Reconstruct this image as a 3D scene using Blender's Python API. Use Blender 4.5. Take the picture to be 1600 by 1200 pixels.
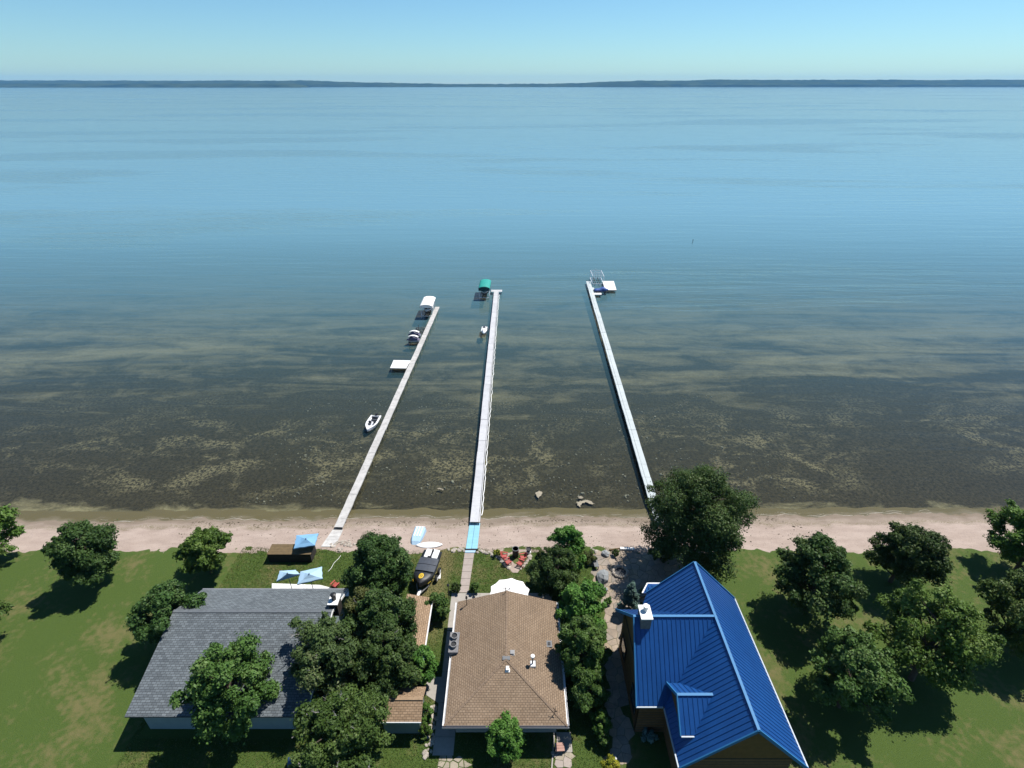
import bpy, math, random
import numpy as np
from mathutils import Vector, Matrix, noise

for o in list(bpy.data.objects):
    bpy.data.objects.remove(o, do_unlink=True)
S = bpy.context.scene
C = S.collection
R = math.radians

# ------------------------------------------------------------------ camera
CAM_H = 40.0
PITCH = 29.4
FPX = 832.0                      # focal length in pixels of the 1600 px wide photograph
cam = bpy.data.cameras.new('Camera')
cam.sensor_width = 36.0
cam.lens = FPX / 1600 * 36.0
cam.clip_start = 0.5
cam.clip_end = 60000
co = bpy.data.objects.new('Camera', cam)
C.objects.link(co)
co.location = (0, 0, CAM_H)
co.rotation_euler = (R(90 - PITCH), 0, 0)
S.camera = co
S.render.resolution_x = 1024
S.render.resolution_y = 768

# ------------------------------------------------------------------ sky and sun
SUN_EL = 61.0
SUN_AZ = math.degrees(math.atan2(0.80, 0.60))
W = bpy.data.worlds.new('World')
S.world = W
W.use_nodes = True
wn = W.node_tree
wn.nodes.clear()
sky = wn.nodes.new('ShaderNodeTexSky')
sky.sky_type = 'NISHITA'
sky.sun_disc = False
sky.sun_elevation = R(SUN_EL)
sky.sun_rotation = R(SUN_AZ)
sky.altitude = 0
sky.air_density = 1.0
sky.dust_density = 0.15
sky.ozone_density = 3.0
tint = wn.nodes.new('ShaderNodeMix')
tint.data_type = 'RGBA'
tint.blend_type = 'MULTIPLY'
tint.inputs[0].default_value = 1.0
tint.inputs[7].default_value = (0.75, 1.07, 1.22, 1)
bg = wn.nodes.new('ShaderNodeBackground')
bg.inputs[1].default_value = 0.060
wo = wn.nodes.new('ShaderNodeOutputWorld')
wn.links.new(sky.outputs[0], tint.inputs[6])
wn.links.new(tint.outputs[2], bg.inputs[0])
wn.links.new(bg.outputs[0], wo.inputs[0])
sd = Vector((math.sin(R(SUN_AZ)) * math.cos(R(SUN_EL)), math.cos(R(SUN_AZ)) * math.cos(R(SUN_EL)), math.sin(R(SUN_EL))))
sl = bpy.data.lights.new('Sun', 'SUN')
sl.energy = 5.0
sl.angle = R(0.5)
sl.color = (1.0, 0.95, 0.88)
so = bpy.data.objects.new('Sun', sl)
C.objects.link(so)
so.rotation_euler = sd.to_track_quat('Z', 'Y').to_euler()
so.location = (20, 20, 60)
S.view_settings.view_transform = 'Standard'
S.view_settings.look = 'None'
S.view_settings.exposure = 0.75
S.view_settings.gamma = 1.0
S.render.engine = 'CYCLES'
S.cycles.max_bounces = 8
S.cycles.transparent_max_bounces = 12
S.cycles.volume_bounces = 0

# ------------------------------------------------------------------ helpers
SP, CP = math.sin(R(PITCH)), math.cos(R(PITCH))

def at(px, py, z=1.0):
    """the world point at height z that the photograph shows at pixel px, py"""
    d = (px - 800) / FPX
    v = (py - 600) / FPX
    dy = CP - v * SP
    dz = -SP - v * CP
    t = (z - CAM_H) / dz
    return Vector((d * t, dy * t, z))

def tag(o, label=None, cat=None, group=None, kind=None):
    if label: o['label'] = label
    if cat: o['category'] = cat
    if group: o['group'] = group
    if kind: o['kind'] = kind
    return o

def empty(name, loc, rz=0.0):
    o = bpy.data.objects.new(name, None)
    o.empty_display_size = 0.3
    C.objects.link(o)
    o.location = loc
    o.rotation_euler = (0, 0, rz)
    return o

def link(name, me, parent=None, loc=None, rz=None):
    o = bpy.data.objects.new(name, me)
    C.objects.link(o)
    if parent is not None: o.parent = parent
    if loc is not None: o.location = loc
    if rz is not None: o.rotation_euler = (0, 0, rz)
    return o

class MB:
    """collects geometry, then links it as one mesh object"""
    def __init__(self):
        self.v = []; self.f = []; self.uv = {}
    def face(self, pts, uv=None):
        n = len(self.v)
        self.v += [tuple(p) for p in pts]
        self.f.append(tuple(range(n, n + len(pts))))
        if uv: self.uv[len(self.f) - 1] = uv
        return self
    def box(self, c, s, rz=0.0, M=None):
        x, y, z = s[0] / 2, s[1] / 2, s[2] / 2
        pts = [Vector((a * x, b * y, cc * z)) for cc in (-1, 1) for a, b in ((-1, -1), (1, -1), (1, 1), (-1, 1))]
        if M is None: M = Matrix.Rotation(rz, 4, 'Z')
        n = len(self.v)
        c = Vector(c)
        self.v += [tuple(c + (M @ p)) for p in pts]
        self.f += [tuple(n + i for i in q) for q in ((3, 2, 1, 0), (4, 5, 6, 7), (0, 1, 5, 4), (1, 2, 6, 5), (2, 3, 7, 6), (3, 0, 4, 7))]
        return self
    def bar(self, a, b, w, h):
        """box from a to b, w wide and h high"""
        a = Vector(a); b = Vector(b); d = b - a
        q = d.to_track_quat('X', 'Z').to_matrix().to_4x4()
        return self.box((a + b) / 2, (d.length, w, h), M=q)
    def tube(self, a, b, r0, r1=None, n=8, cap=True):
        if r1 is None: r1 = r0
        a = Vector(a); b = Vector(b)
        q = (b - a).to_track_quat('Z', 'Y')
        k = len(self.v)
        for p, r in ((a, r0), (b, r1)):
            for i in range(n):
                t = 2 * math.pi * i / n
                self.v.append(tuple(p + q @ Vector((r * math.cos(t), r * math.sin(t), 0))))
        for i in range(n):
            j = (i + 1) % n
            self.f.append((k + i, k + j, k + n + j, k + n + i))
        if cap:
            self.f.append(tuple(k + i for i in reversed(range(n))))
            self.f.append(tuple(k + n + i for i in range(n)))
        return self
    def path(self, pts, r, n=6):
        for a, b in zip(pts[:-1], pts[1:]): self.tube(a, b, r, r, n)
        return self
    def prism(self, poly, z0, z1):
        """flat polygon (x,y) pushed up from z0 to z1; z values may be functions of x,y"""
        f0 = z0 if callable(z0) else (lambda x, y: z0)
        f1 = z1 if callable(z1) else (lambda x, y: z1)
        k = len(self.v); m = len(poly)
        self.v += [(p[0], p[1], f0(p[0], p[1])) for p in poly] + [(p[0], p[1], f1(p[0], p[1])) for p in poly]
        self.f.append(tuple(k + i for i in reversed(range(m))))
        self.f.append(tuple(k + m + i for i in range(m)))
        for i in range(m):
            j = (i + 1) % m
            self.f.append((k + i, k + j, k + m + j, k + m + i))
        return self
    def lathe(self, prof, n=16, c=(0, 0, 0)):
        k = len(self.v)
        for r, z in prof:
            for i in range(n):
                t = 2 * math.pi * i / n
                self.v.append((c[0] + r * math.cos(t), c[1] + r * math.sin(t), c[2] + z))
        for a in range(len(prof) - 1):
            for i in range(n):
                j = (i + 1) % n
                self.f.append((k + a * n + i, k + a * n + j, k + (a + 1) * n + j, k + (a + 1) * n + i))
        self.f.append(tuple(k + i for i in reversed(range(n))))
        self.f.append(tuple(k + (len(prof) - 1) * n + i for i in range(n)))
        return self
    def loft(self, rings, close=True, cap=True):
        k = len(self.v); m = len(rings[0])
        for r in rings: self.v += [tuple(p) for p in r]
        for a in range(len(rings) - 1):
            for i in range(m if close else m - 1):
                j = (i + 1) % m
                self.f.append((k + a * m + i, k + a * m + j, k + (a + 1) * m + j, k + (a + 1) * m + i))
        if cap and close:
            self.f.append(tuple(k + i for i in reversed(range(m))))
            self.f.append(tuple(k + (len(rings) - 1) * m + i for i in range(m)))
        return self
    def mesh(self, name, mat, smooth=False):
        me = bpy.data.meshes.new(name)
        me.from_pydata(self.v, [], self.f)
        if self.uv:
            ul = me.uv_layers.new(name='UVMap')
            for p in me.polygons:
                u = self.uv.get(p.index)
                if u:
                    for li, c in zip(p.loop_indices, u): ul.data[li].uv = c
        if mat is not None: me.materials.append(mat)
        if smooth:
            me.polygons.foreach_set('use_smooth', [True] * len(me.polygons))
        me.update()
        return me
    def build(self, name, mat, parent=None, loc=None, rz=None, smooth=False):
        return link(name, self.mesh(name, mat, smooth), parent, loc, rz)

def fix_normals(o):
    import bmesh
    bm = bmesh.new(); bm.from_mesh(o.data)
    bmesh.ops.remove_doubles(bm, verts=bm.verts, dist=1e-5)
    bmesh.ops.recalc_face_normals(bm, faces=bm.faces)
    bm.to_mesh(o.data); bm.free()
    return o

def copy_tree(o, parent=None):
    c = o.copy()
    C.objects.link(c)
    if parent is not None:
        c.parent = parent
        c.matrix_parent_inverse = o.matrix_parent_inverse
    for ch in list(o.children): copy_tree(ch, c)
    return c

# ------------------------------------------------------------------ materials
def newmat(name):
    m = bpy.data.materials.new(name)
    m.use_nodes = True
    nt = m.node_tree
    nt.nodes.clear()
    out = nt.nodes.new('ShaderNodeOutputMaterial')
    return m, nt, out

def N(nt, t, **kw):
    n = nt.nodes.new(t)
    for k, v in kw.items():
        if k.startswith('i_'):
            key = k[2:]
            key = int(key) if key.isdigit() else key.replace('_', ' ')
            n.inputs[key].default_value = v
        else:
            setattr(n, k, v)
    return n

def mixc(nt, fac, a, b, blend='MIX'):
    m = N(nt, 'ShaderNodeMix', data_type='RGBA', blend_type=blend)
    for i, x in ((0, fac), (6, a), (7, b)):
        if isinstance(x, (int, float)): m.inputs[i].default_value = x
        elif isinstance(x, tuple): m.inputs[i].default_value = x if len(x) == 4 else x + (1,)
        else: nt.links.new(x, m.inputs[i])
    return m.outputs[2]

def ramp(nt, src, stops):
    r = N(nt, 'ShaderNodeValToRGB')
    e = r.color_ramp.elements
    while len(e) < len(stops): e.new(0.5)
    for k, (p, c) in enumerate(stops):
        e[k].position = p
        e[k].color = (c, c, c, 1) if isinstance(c, (int, float)) else c + (1,)
    nt.links.new(src, r.inputs[0])
    return r.outputs[0]

def noise_n(nt, vec, scale, detail=4, rough=0.55, dist=0.0):
    n = N(nt, 'ShaderNodeTexNoise')
    n.inputs['Scale'].default_value = scale
    n.inputs['Detail'].default_value = detail
    n.inputs['Roughness'].default_value = rough
    n.inputs['Distortion'].default_value = dist
    if vec is not None: nt.links.new(vec, n.inputs['Vector'])
    return n.outputs['Fac']

def mapping(nt, vec, sc=(1, 1, 1), rot=(0, 0, 0)):
    m = N(nt, 'ShaderNodeMapping')
    m.inputs['Scale'].default_value = sc
    m.inputs['Rotation'].default_value = rot
    nt.links.new(vec, m.inputs['Vector'])
    return m.outputs[0]

def math_n(nt, op, a, b=None, clamp=False):
    m = N(nt, 'ShaderNodeMath', operation=op, use_clamp=clamp)
    for i, x in ((0, a), (1, b)):
        if x is None: continue
        if isinstance(x, (int, float)): m.inputs[i].default_value = x
        else: nt.links.new(x, m.inputs[i])
    return m.outputs[0]

ALB = 0.61       # the picture is exposed for 0.75 stops more than the base colours were first set for
def alb(nt, col, k=ALB):
    return mixc(nt, 1.0, col, (k, k, k), 'MULTIPLY')
def sc(c, k): return tuple(min(1, x * k) for x in c)

def pm(name, col, rough=0.7, var=0.18, scale=3.0, bump=0.0, bscale=30.0, metallic=0.0, spec=0.4, dirt=0.0, dirtcol=(0.12, 0.10, 0.07)):
    m, nt, out = newmat(name)
    b = N(nt, 'ShaderNodeBsdfPrincipled')
    tc = N(nt, 'ShaderNodeNewGeometry').outputs['Position']
    oi = N(nt, 'ShaderNodeObjectInfo').outputs['Random']
    n1 = noise_n(nt, tc, scale, 5)
    n2 = noise_n(nt, tc, scale * 9, 3)
    f = math_n(nt, 'ADD', math_n(nt, 'MULTIPLY', n1, 0.65), math_n(nt, 'MULTIPLY', n2, 0.35))
    f = ramp(nt, f, [(0.3, 0.0), (0.7, 1.0)])
    col_o = mixc(nt, f, sc(col, 1 - var), sc(col, 1 + var))
    rv = math_n(nt, 'ADD', math_n(nt, 'MULTIPLY', oi, var * 0.8), 1 - var * 0.4)
    cc = N(nt, 'ShaderNodeCombineColor')
    for i in range(3): nt.links.new(rv, cc.inputs[i])
    col_o = mixc(nt, 1.0, col_o, cc.outputs[0], 'MULTIPLY')
    if dirt:
        d = ramp(nt, noise_n(nt, tc, scale * 2.3, 6, 0.65), [(0.48, 0.0), (0.68, dirt)])
        col_o = mixc(nt, d, col_o, dirtcol)
    col_o = alb(nt, col_o, 0.78 if min(col) > 0.64 else ALB)
    nt.links.new(col_o, b.inputs['Base Color'])
    b.inputs['Roughness'].default_value = rough
    b.inputs['Metallic'].default_value = metallic
    b.inputs['Specular IOR Level'].default_value = spec
    if bump:
        bn = N(nt, 'ShaderNodeBump')
        bn.inputs['Strength'].default_value = bump
        bn.inputs['Distance'].default_value = 0.03
        nt.links.new(noise_n(nt, tc, bscale, 4), bn.inputs['Height'])
        nt.links.new(bn.outputs[0], b.inputs['Normal'])
    nt.links.new(b.outputs[0], out.inputs[0])
    return m

M = {}
M['white_paint'] = pm('white_paint', (0.78, 0.78, 0.76), 0.5, 0.06, 2)
M['white_gel'] = pm('white_gelcoat', (0.82, 0.83, 0.84), 0.25, 0.04, 2)
M['white_canvas'] = pm('white_canvas', (0.83, 0.82, 0.80), 0.8, 0.05, 1.5, 0.2, 8)
M['green_canvas'] = pm('green_canvas', (0.01, 0.34, 0.29), 0.7, 0.12, 1.5, 0.2, 8)
M['dark_teal_canvas'] = pm('dark_teal_canvas', (0.01, 0.06, 0.07), 0.75, 0.1, 2)
M['blue_canvas'] = pm('blue_canvas', (0.22, 0.46, 0.72), 0.8, 0.08, 1.2, 0.2, 6)
M['pale_blue_canvas'] = pm('pale_blue_canvas', (0.42, 0.62, 0.80), 0.8, 0.06, 1.2, 0.2, 6)
M['navy_cover'] = pm('navy_cover', (0.03, 0.10, 0.36), 0.7, 0.15, 2, 0.2, 8)
M['purple_cover'] = pm('purple_cover', (0.13, 0.12, 0.20), 0.6, 0.15, 2)
M['black'] = pm('black_vinyl', (0.016, 0.017, 0.020), 0.5, 0.25, 3, 0.1, 12)
M['charcoal'] = pm('charcoal_cover', (0.055, 0.065, 0.085), 0.55, 0.25, 4, 0.2, 10)
M['black_metal'] = pm('black_metal', (0.02, 0.02, 0.022), 0.4, 0.2, 3)
M['rubber'] = pm('rubber', (0.015, 0.015, 0.015), 0.85, 0.2, 3)
M['yellow'] = pm('yellow_print', (0.75, 0.50, 0.03), 0.5, 0.05, 3)
M['metal'] = pm('galvanised_metal', (0.55, 0.57, 0.60), 0.35, 0.1, 3, metallic=0.7)
M['alu'] = pm('light_aluminium', (0.72, 0.75, 0.80), 0.4, 0.08, 3, metallic=0.3)
M['grey_metal'] = pm('grey_metal', (0.16, 0.17, 0.18), 0.5, 0.15, 4)
M['dock_grey'] = pm('weathered_grey_boards', (0.61, 0.60, 0.58), 0.85, 0.16, 1.2, 0.3, 20, dirt=0.35, dirtcol=(0.22, 0.20, 0.18))
M['dock_white'] = pm('pale_dock_boards', (0.62, 0.63, 0.655), 0.8, 0.12, 1.0, 0.3, 20, dirt=0.25, dirtcol=(0.40, 0.40, 0.41))
M['dock_mint'] = pm('pale_mint_dock_boards', (0.60, 0.665, 0.675), 0.75, 0.10, 1.0, 0.3, 20, dirt=0.22, dirtcol=(0.40, 0.46, 0.46))
M['post_wood'] = pm('post_wood', (0.11, 0.10, 0.085), 0.9, 0.3, 4)
M['mat_blue'] = pm('pale_blue_ramp_mat', (0.27, 0.58, 0.72), 0.7, 0.08, 2.0, 0.2, 16, dirt=0.2, dirtcol=(0.40, 0.52, 0.56))
M['concrete'] = pm('concrete', (0.42, 0.39, 0.35), 0.9, 0.10, 1.5, 0.3, 30, dirt=0.3, dirtcol=(0.25, 0.23, 0.19))
M['concrete_pink'] = pm('pinkish_concrete', (0.42, 0.36, 0.32), 0.9, 0.10, 1.5, 0.3, 30, dirt=0.25, dirtcol=(0.27, 0.22, 0.18))
M['flagstone'] = pm('flagstone', (0.38, 0.305, 0.235), 0.9, 0.25, 0.9, 0.5, 14, dirt=0.4, dirtcol=(0.16, 0.15, 0.13))
M['flagstone_pale'] = pm('pale_flagstone', (0.40, 0.35, 0.27), 0.9, 0.22, 1.2, 0.5, 14, dirt=0.3, dirtcol=(0.15, 0.16, 0.10))
M['rock'] = pm('pale_rock', (0.45, 0.40, 0.34), 0.9, 0.35, 2.0, 0.5, 12)
M['grey_rock'] = pm('grey_rock', (0.30, 0.32, 0.33), 0.9, 0.3, 2.0, 0.5, 10)
M['grey_stone'] = pm('grey_chimney_stone', (0.22, 0.215, 0.22), 0.9, 0.35, 5.0, 0.6, 14)
M['siding'] = pm('pale_blue_siding', (0.32, 0.40, 0.42), 0.7, 0.08, 1.5)
M['shed_wall'] = pm('grey_green_siding', (0.17, 0.22, 0.20), 0.8, 0.12, 1.5)
M['log'] = pm('honey_log', (0.20, 0.10, 0.035), 0.7, 0.3, 3, 0.3, 9)
M['dark_wood'] = pm('dark_wood', (0.035, 0.028, 0.022), 0.85, 0.3, 3, 0.3, 14)
M['brown_top'] = pm('brown_boards', (0.16, 0.11, 0.05), 0.85, 0.25, 3, 0.3, 14)
M['red_paint'] = pm('red_painted_wood', (0.50, 0.09, 0.075), 0.6, 0.15, 4)
M['pink_wood'] = pm('faded_pink_wood', (0.46, 0.27, 0.22), 0.8, 0.15, 4)
M['glass'] = pm('window_glass', (0.03, 0.045, 0.06), 0.08, 0.1, 1, spec=0.8)
M['pipe'] = pm('pipe_grey', (0.30, 0.30, 0.30), 0.5, 0.1, 3)
M['gutter'] = pm('white_gutter', (0.72, 0.72, 0.72), 0.45, 0.05, 1)
M['grey_gutter'] = pm('grey_gutter', (0.26, 0.27, 0.30), 0.45, 0.08, 1)
M['pale_gutter'] = pm('pale_blue_grey_gutter', (0.42, 0.50, 0.58), 0.5, 0.08, 1)
M['bark'] = pm('bark', (0.10, 0.075, 0.055), 0.95, 0.3, 6, 0.5, 20)
M['grey_twig'] = pm('grey_twig', (0.36, 0.34, 0.32), 0.95, 0.2, 6)
M['blue_metal'] = None
M['soil'] = pm('soil', (0.09, 0.065, 0.045), 0.95, 0.3, 4, 0.5, 20)

def roof_metal():
    m, nt, out = newmat('blue_standing_seam_metal')
    b = N(nt, 'ShaderNodeBsdfPrincipled')
    p = N(nt, 'ShaderNodeNewGeometry').outputs['Position']
    f = ramp(nt, math_n(nt, 'ADD', math_n(nt, 'MULTIPLY', noise_n(nt, p, 0.8, 6, 0.65), 0.6), math_n(nt, 'MULTIPLY', noise_n(nt, mapping(nt, p, (3, 3, 0.6)), 2.5, 4), 0.4)), [(0.3, 0.0), (0.7, 1.0)])
    nt.links.new(alb(nt, mixc(nt, f, (0.008, 0.066, 0.255), (0.013, 0.100, 0.350))), b.inputs['Base Color'])
    b.inputs['Roughness'].default_value = 0.42
    b.inputs['Specular IOR Level'].default_value = 0.35
    nt.links.new(b.outputs[0], out.inputs[0])
    return m
M['blue_metal'] = roof_metal()
M['blue_cap'] = pm('pale_blue_ridge_metal', (0.035, 0.21, 0.46), 0.6, 0.06, 1, spec=0.3)

def shingle(name, c1, c2, dark, row=0.14, wid=0.33):
    m, nt, out = newmat(name)
    b = N(nt, 'ShaderNodeBsdfPrincipled')
    uv = N(nt, 'ShaderNodeUVMap').outputs[0]
    br = N(nt, 'ShaderNodeTexBrick', offset=0.5)
    br.inputs['Scale'].default_value = 1.0
    br.inputs['Brick Width'].default_value = wid
    br.inputs['Row Height'].default_value = row
    br.inputs['Mortar Size'].default_value = 0.017
    br.inputs['Mortar Smooth'].default_value = 0.4
    br.inputs['Bias'].default_value = 0.0
    br.inputs['Color1'].default_value = c1 + (1,)
    br.inputs['Color2'].default_value = c2 + (1,)
    br.inputs['Mortar'].default_value = dark + (1,)
    nt.links.new(uv, br.inputs['Vector'])
    n1 = noise_n(nt, uv, 0.6, 4)
    n2 = noise_n(nt, uv, 9, 3)
    v = ramp(nt, math_n(nt, 'ADD', math_n(nt, 'MULTIPLY', n1, 0.5), math_n(nt, 'MULTIPLY', n2, 0.5)), [(0.32, 0.78), (0.68, 1.18)])
    nt.links.new(alb(nt, mixc(nt, 1.0, br.outputs['Color'], v, 'MULTIPLY')), b.inputs['Base Color'])
    b.inputs['Roughness'].default_value = 0.95
    b.inputs['Specular IOR Level'].default_value = 0.2
    bn = N(nt, 'ShaderNodeBump')
    bn.inputs['Strength'].default_value = 0.5
    bn.inputs['Distance'].default_value = 0.02
    inv = math_n(nt, 'SUBTRACT', 1.0, br.outputs['Fac'])
    nt.links.new(math_n(nt, 'ADD', inv, n2), bn.inputs['Height'])
    nt.links.new(bn.outputs[0], b.inputs['Normal'])
    nt.links.new(b.outputs[0], out.inputs[0])
    return m
M['brown_shingle'] = shingle('brown_shingles', (0.325, 0.24, 0.165), (0.268, 0.193, 0.130), (0.13, 0.094, 0.066), 0.15, 0.23)
M['grey_shingle'] = shingle('grey_shingles', (0.20, 0.23, 0.25), (0.12, 0.14, 0.155), (0.06, 0.068, 0.075), 0.16, 0.32)
M['tan_shingle'] = shingle('tan_shingles', (0.42, 0.295, 0.19), (0.33, 0.225, 0.14), (0.15, 0.105, 0.07), 0.15, 0.30)

M['grey_cap'] = pm('grey_cap_shingle', (0.15, 0.17, 0.19), 0.95, 0.25, 5, 0.4, 30)
M['tan_cap'] = pm('tan_cap_shingle', (0.36, 0.25, 0.155), 0.95, 0.25, 5, 0.4, 30)
M['brown_cap'] = pm('brown_cap_shingle', (0.235, 0.170, 0.118), 0.95, 0.25, 5, 0.4, 30)
def leafmat(name, c1, c2, c3):
    m, nt, out = newmat(name)
    a = N(nt, 'ShaderNodeAttribute', attribute_name='tint')
    oi = N(nt, 'ShaderNodeObjectInfo').outputs['Random']
    col = mixc(nt, ramp(nt, a.outputs['Fac'], [(0.0, 0.0), (0.6, 1.0)]), c1, c2)
    col = mixc(nt, ramp(nt, a.outputs['Fac'], [(0.75, 0.0), (1.0, 1.0)]), col, c3)
    hs = N(nt, 'ShaderNodeHueSaturation')
    nt.links.new(math_n(nt, 'ADD', math_n(nt, 'MULTIPLY', oi, 0.03), 0.485), hs.inputs['Hue'])
    nt.links.new(math_n(nt, 'ADD', math_n(nt, 'MULTIPLY', oi, 0.3), 0.85), hs.inputs['Value'])
    nt.links.new(alb(nt, col, 0.70), hs.inputs['Color'])
    d = N(nt, 'ShaderNodeBsdfPrincipled')
    d.inputs['Roughness'].default_value = 0.55
    d.inputs['Specular IOR Level'].default_value = 0.18
    t = N(nt, 'ShaderNodeBsdfTranslucent')
    mx = N(nt, 'ShaderNodeMixShader')
    mx.inputs[0].default_value = 0.28
    nt.links.new(hs.outputs[0], d.inputs['Base Color'])
    nt.links.new(hs.outputs[0], t.inputs['Color'])
    nt.links.new(d.outputs[0], mx.inputs[1])
    nt.links.new(t.outputs[0], mx.inputs[2])
    nt.links.new(mx.outputs[0], out.inputs[0])
    return m
M['leaf_dark'] = leafmat('dark_leaves', (0.030, 0.066, 0.016), (0.068, 0.128, 0.030), (0.125, 0.185, 0.06))
M['leaf_mid'] = leafmat('mid_leaves', (0.042, 0.092, 0.018), (0.095, 0.172, 0.036), (0.165, 0.24, 0.075))
M['leaf_bright'] = leafmat('bright_leaves', (0.055, 0.128, 0.022), (0.115, 0.23, 0.038), (0.19, 0.31, 0.075))
M['leaf_grey'] = leafmat('grey_green_leaves', (0.045, 0.085, 0.025), (0.095, 0.15, 0.045), (0.17, 0.20, 0.09))
M['leaf_spruce'] = leafmat('blue_spruce_needles', (0.09, 0.17, 0.15), (0.18, 0.30, 0.26), (0.28, 0.40, 0.36))
M['leaf_yellow'] = leafmat('yellow_leaves', (0.16, 0.20, 0.02), (0.34, 0.36, 0.03), (0.5, 0.45, 0.05))
M['leaf_olive'] = leafmat('olive_leaves', (0.05, 0.075, 0.02), (0.10, 0.13, 0.035), (0.17, 0.19, 0.06))

# ------------------------------------------------------------------ terrain shape
SHORE = 42.2                                                       # where the water meets the sand
def beach_line(x):                                                 # where the sand meets the grass
    return 36.9 + 0.35 * math.sin(x * 0.21 + 1.0) + 0.18 * math.sin(x * 0.9)
def shore_y(x):
    return SHORE + 0.012 * x + 0.16 * math.sin(x * 0.33) + 0.09 * math.sin(x * 1.3 + 1) + 0.22 * noise.noise(Vector((x * 0.6, 0.0, 8.0)))
def hz(x, y):
    if y <= 36.5: return 1.0
    s = shore_y(x)
    if y < s:
        t = (y - 36.5) / (s - 36.5)
        return 1.0 * (1 - t) ** 1.15
    d = y - s
    if d < 2.5: return -0.10 * d
    if d < 70: return -0.25 - (d - 2.5) * 0.019
    return max(-6.0, -1.53 - (d - 70) * 0.03)

def lawn_mat():
    m, nt, out = newmat('lawn_grass')
    b = N(nt, 'ShaderNodeBsdfPrincipled')
    p = N(nt, 'ShaderNodeNewGeometry').outputs['Position']
    n1 = noise_n(nt, p, 0.28, 5, 0.6)
    n2 = noise_n(nt, p, 2.2, 5, 0.6)
    n3 = noise_n(nt, p, 22, 4, 0.65)
    col = mixc(nt, ramp(nt, n3, [(0.3, 0.0), (0.7, 1.0)]), (0.038, 0.075, 0.012), (0.110, 0.165, 0.036))
    dry = ramp(nt, math_n(nt, 'ADD', math_n(nt, 'MULTIPLY', n1, 0.6), math_n(nt, 'MULTIPLY', n2, 0.4)), [(0.50, 0.0), (0.64, 0.75)])
    col = mixc(nt, dry, col, (0.20, 0.17, 0.075))
    # the strip beside the boat trailer is parched
    sep = N(nt, 'ShaderNodeSeparateXYZ'); nt.links.new(p, sep.inputs[0])
    w = math_n(nt, 'ABSOLUTE', math_n(nt, 'ADD', math_n(nt, 'ADD', sep.outputs[0], 6.6), math_n(nt, 'MULTIPLY', n2, 1.2)))
    strip = ramp(nt, math_n(nt, 'MULTIPLY', w, 0.4), [(0.35, 1.0), (0.75, 0.0)])
    ymask = ramp(nt, math_n(nt, 'MULTIPLY', sep.outputs[1], 0.02), [(0.52, 0.0), (0.58, 0.85)])
    col = mixc(nt, math_n(nt, 'MULTIPLY', strip, ymask), col, mixc(nt, n3, (0.15, 0.125, 0.05), (0.30, 0.25, 0.12)))
    col = alb(nt, col)
    nt.links.new(col, b.inputs['Base Color'])
    b.inputs['Roughness'].default_value = 0.9
    b.inputs['Specular IOR Level'].default_value = 0.15
    bn = N(nt, 'ShaderNodeBump'); bn.inputs['Strength'].default_value = 0.8; bn.inputs['Distance'].default_value = 0.06
    nt.links.new(n3, bn.inputs['Height']); nt.links.new(bn.outputs[0], b.inputs['Normal'])
    nt.links.new(b.outputs[0], out.inputs[0])
    return m

def sand_mat():
    m, nt, out = newmat('beach_sand')
    b = N(nt, 'ShaderNodeBsdfPrincipled')
    p = N(nt, 'ShaderNodeNewGeometry').outputs['Position']
    n1 = noise_n(nt, mapping(nt, p, (0.5, 1.3, 1)), 0.8, 5, 0.6)
    n2 = noise_n(nt, p, 9, 4, 0.7)
    n3 = noise_n(nt, p, 40, 3, 0.6)
    col = mixc(nt, ramp(nt, n1, [(0.35, 0.0), (0.65, 1.0)]), (0.40, 0.315, 0.265), (0.50, 0.405, 0.345))
    col = mixc(nt, ramp(nt, n2, [(0.30, 0.55), (0.46, 0.0)]), col, (0.22, 0.165, 0.13))
    sep = N(nt, 'ShaderNodeSeparateXYZ'); nt.links.new(p, sep.inputs[0])
    zz = math_n(nt, 'ADD', sep.outputs[2], math_n(nt, 'MULTIPLY', math_n(nt, 'SUBTRACT', n1, 0.5), 0.25))
    sub = ramp(nt, math_n(nt, 'ADD', zz, 0.5), [(0.44, 1.0), (0.52, 0.0)])
    wet = ramp(nt, zz, [(0.06, 1.0), (0.20, 0.0)])
    col = mixc(nt, math_n(nt, 'MULTIPLY', wet, 0.75), col, (0.20, 0.16, 0.115))
    col = mixc(nt, math_n(nt, 'MULTIPLY', sub, 0.85), col, (0.155, 0.125, 0.06))
    weed = math_n(nt, 'MULTIPLY', ramp(nt, zz, [(0.10, 0.0), (0.19, 1.0), (0.28, 0.0)]), ramp(nt, n2, [(0.42, 0.0), (0.6, 0.8)]))
    col = mixc(nt, weed, col, (0.13, 0.12, 0.045))
    col = alb(nt, col)
    nt.links.new(col, b.inputs['Base Color'])
    b.inputs['Roughness'].default_value = 0.9
    b.inputs['Specular IOR Level'].default_value = 0.2
    bn = N(nt, 'ShaderNodeBump'); bn.inputs['Strength'].default_value = 0.7; bn.inputs['Distance'].default_value = 0.06
    nt.links.new(math_n(nt, 'ADD', n2, math_n(nt, 'MULTIPLY', n3, 0.4)), bn.inputs['Height']); nt.links.new(bn.outputs[0], b.inputs['Normal'])
    nt.links.new(b.outputs[0], out.inputs[0])
    return m

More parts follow.
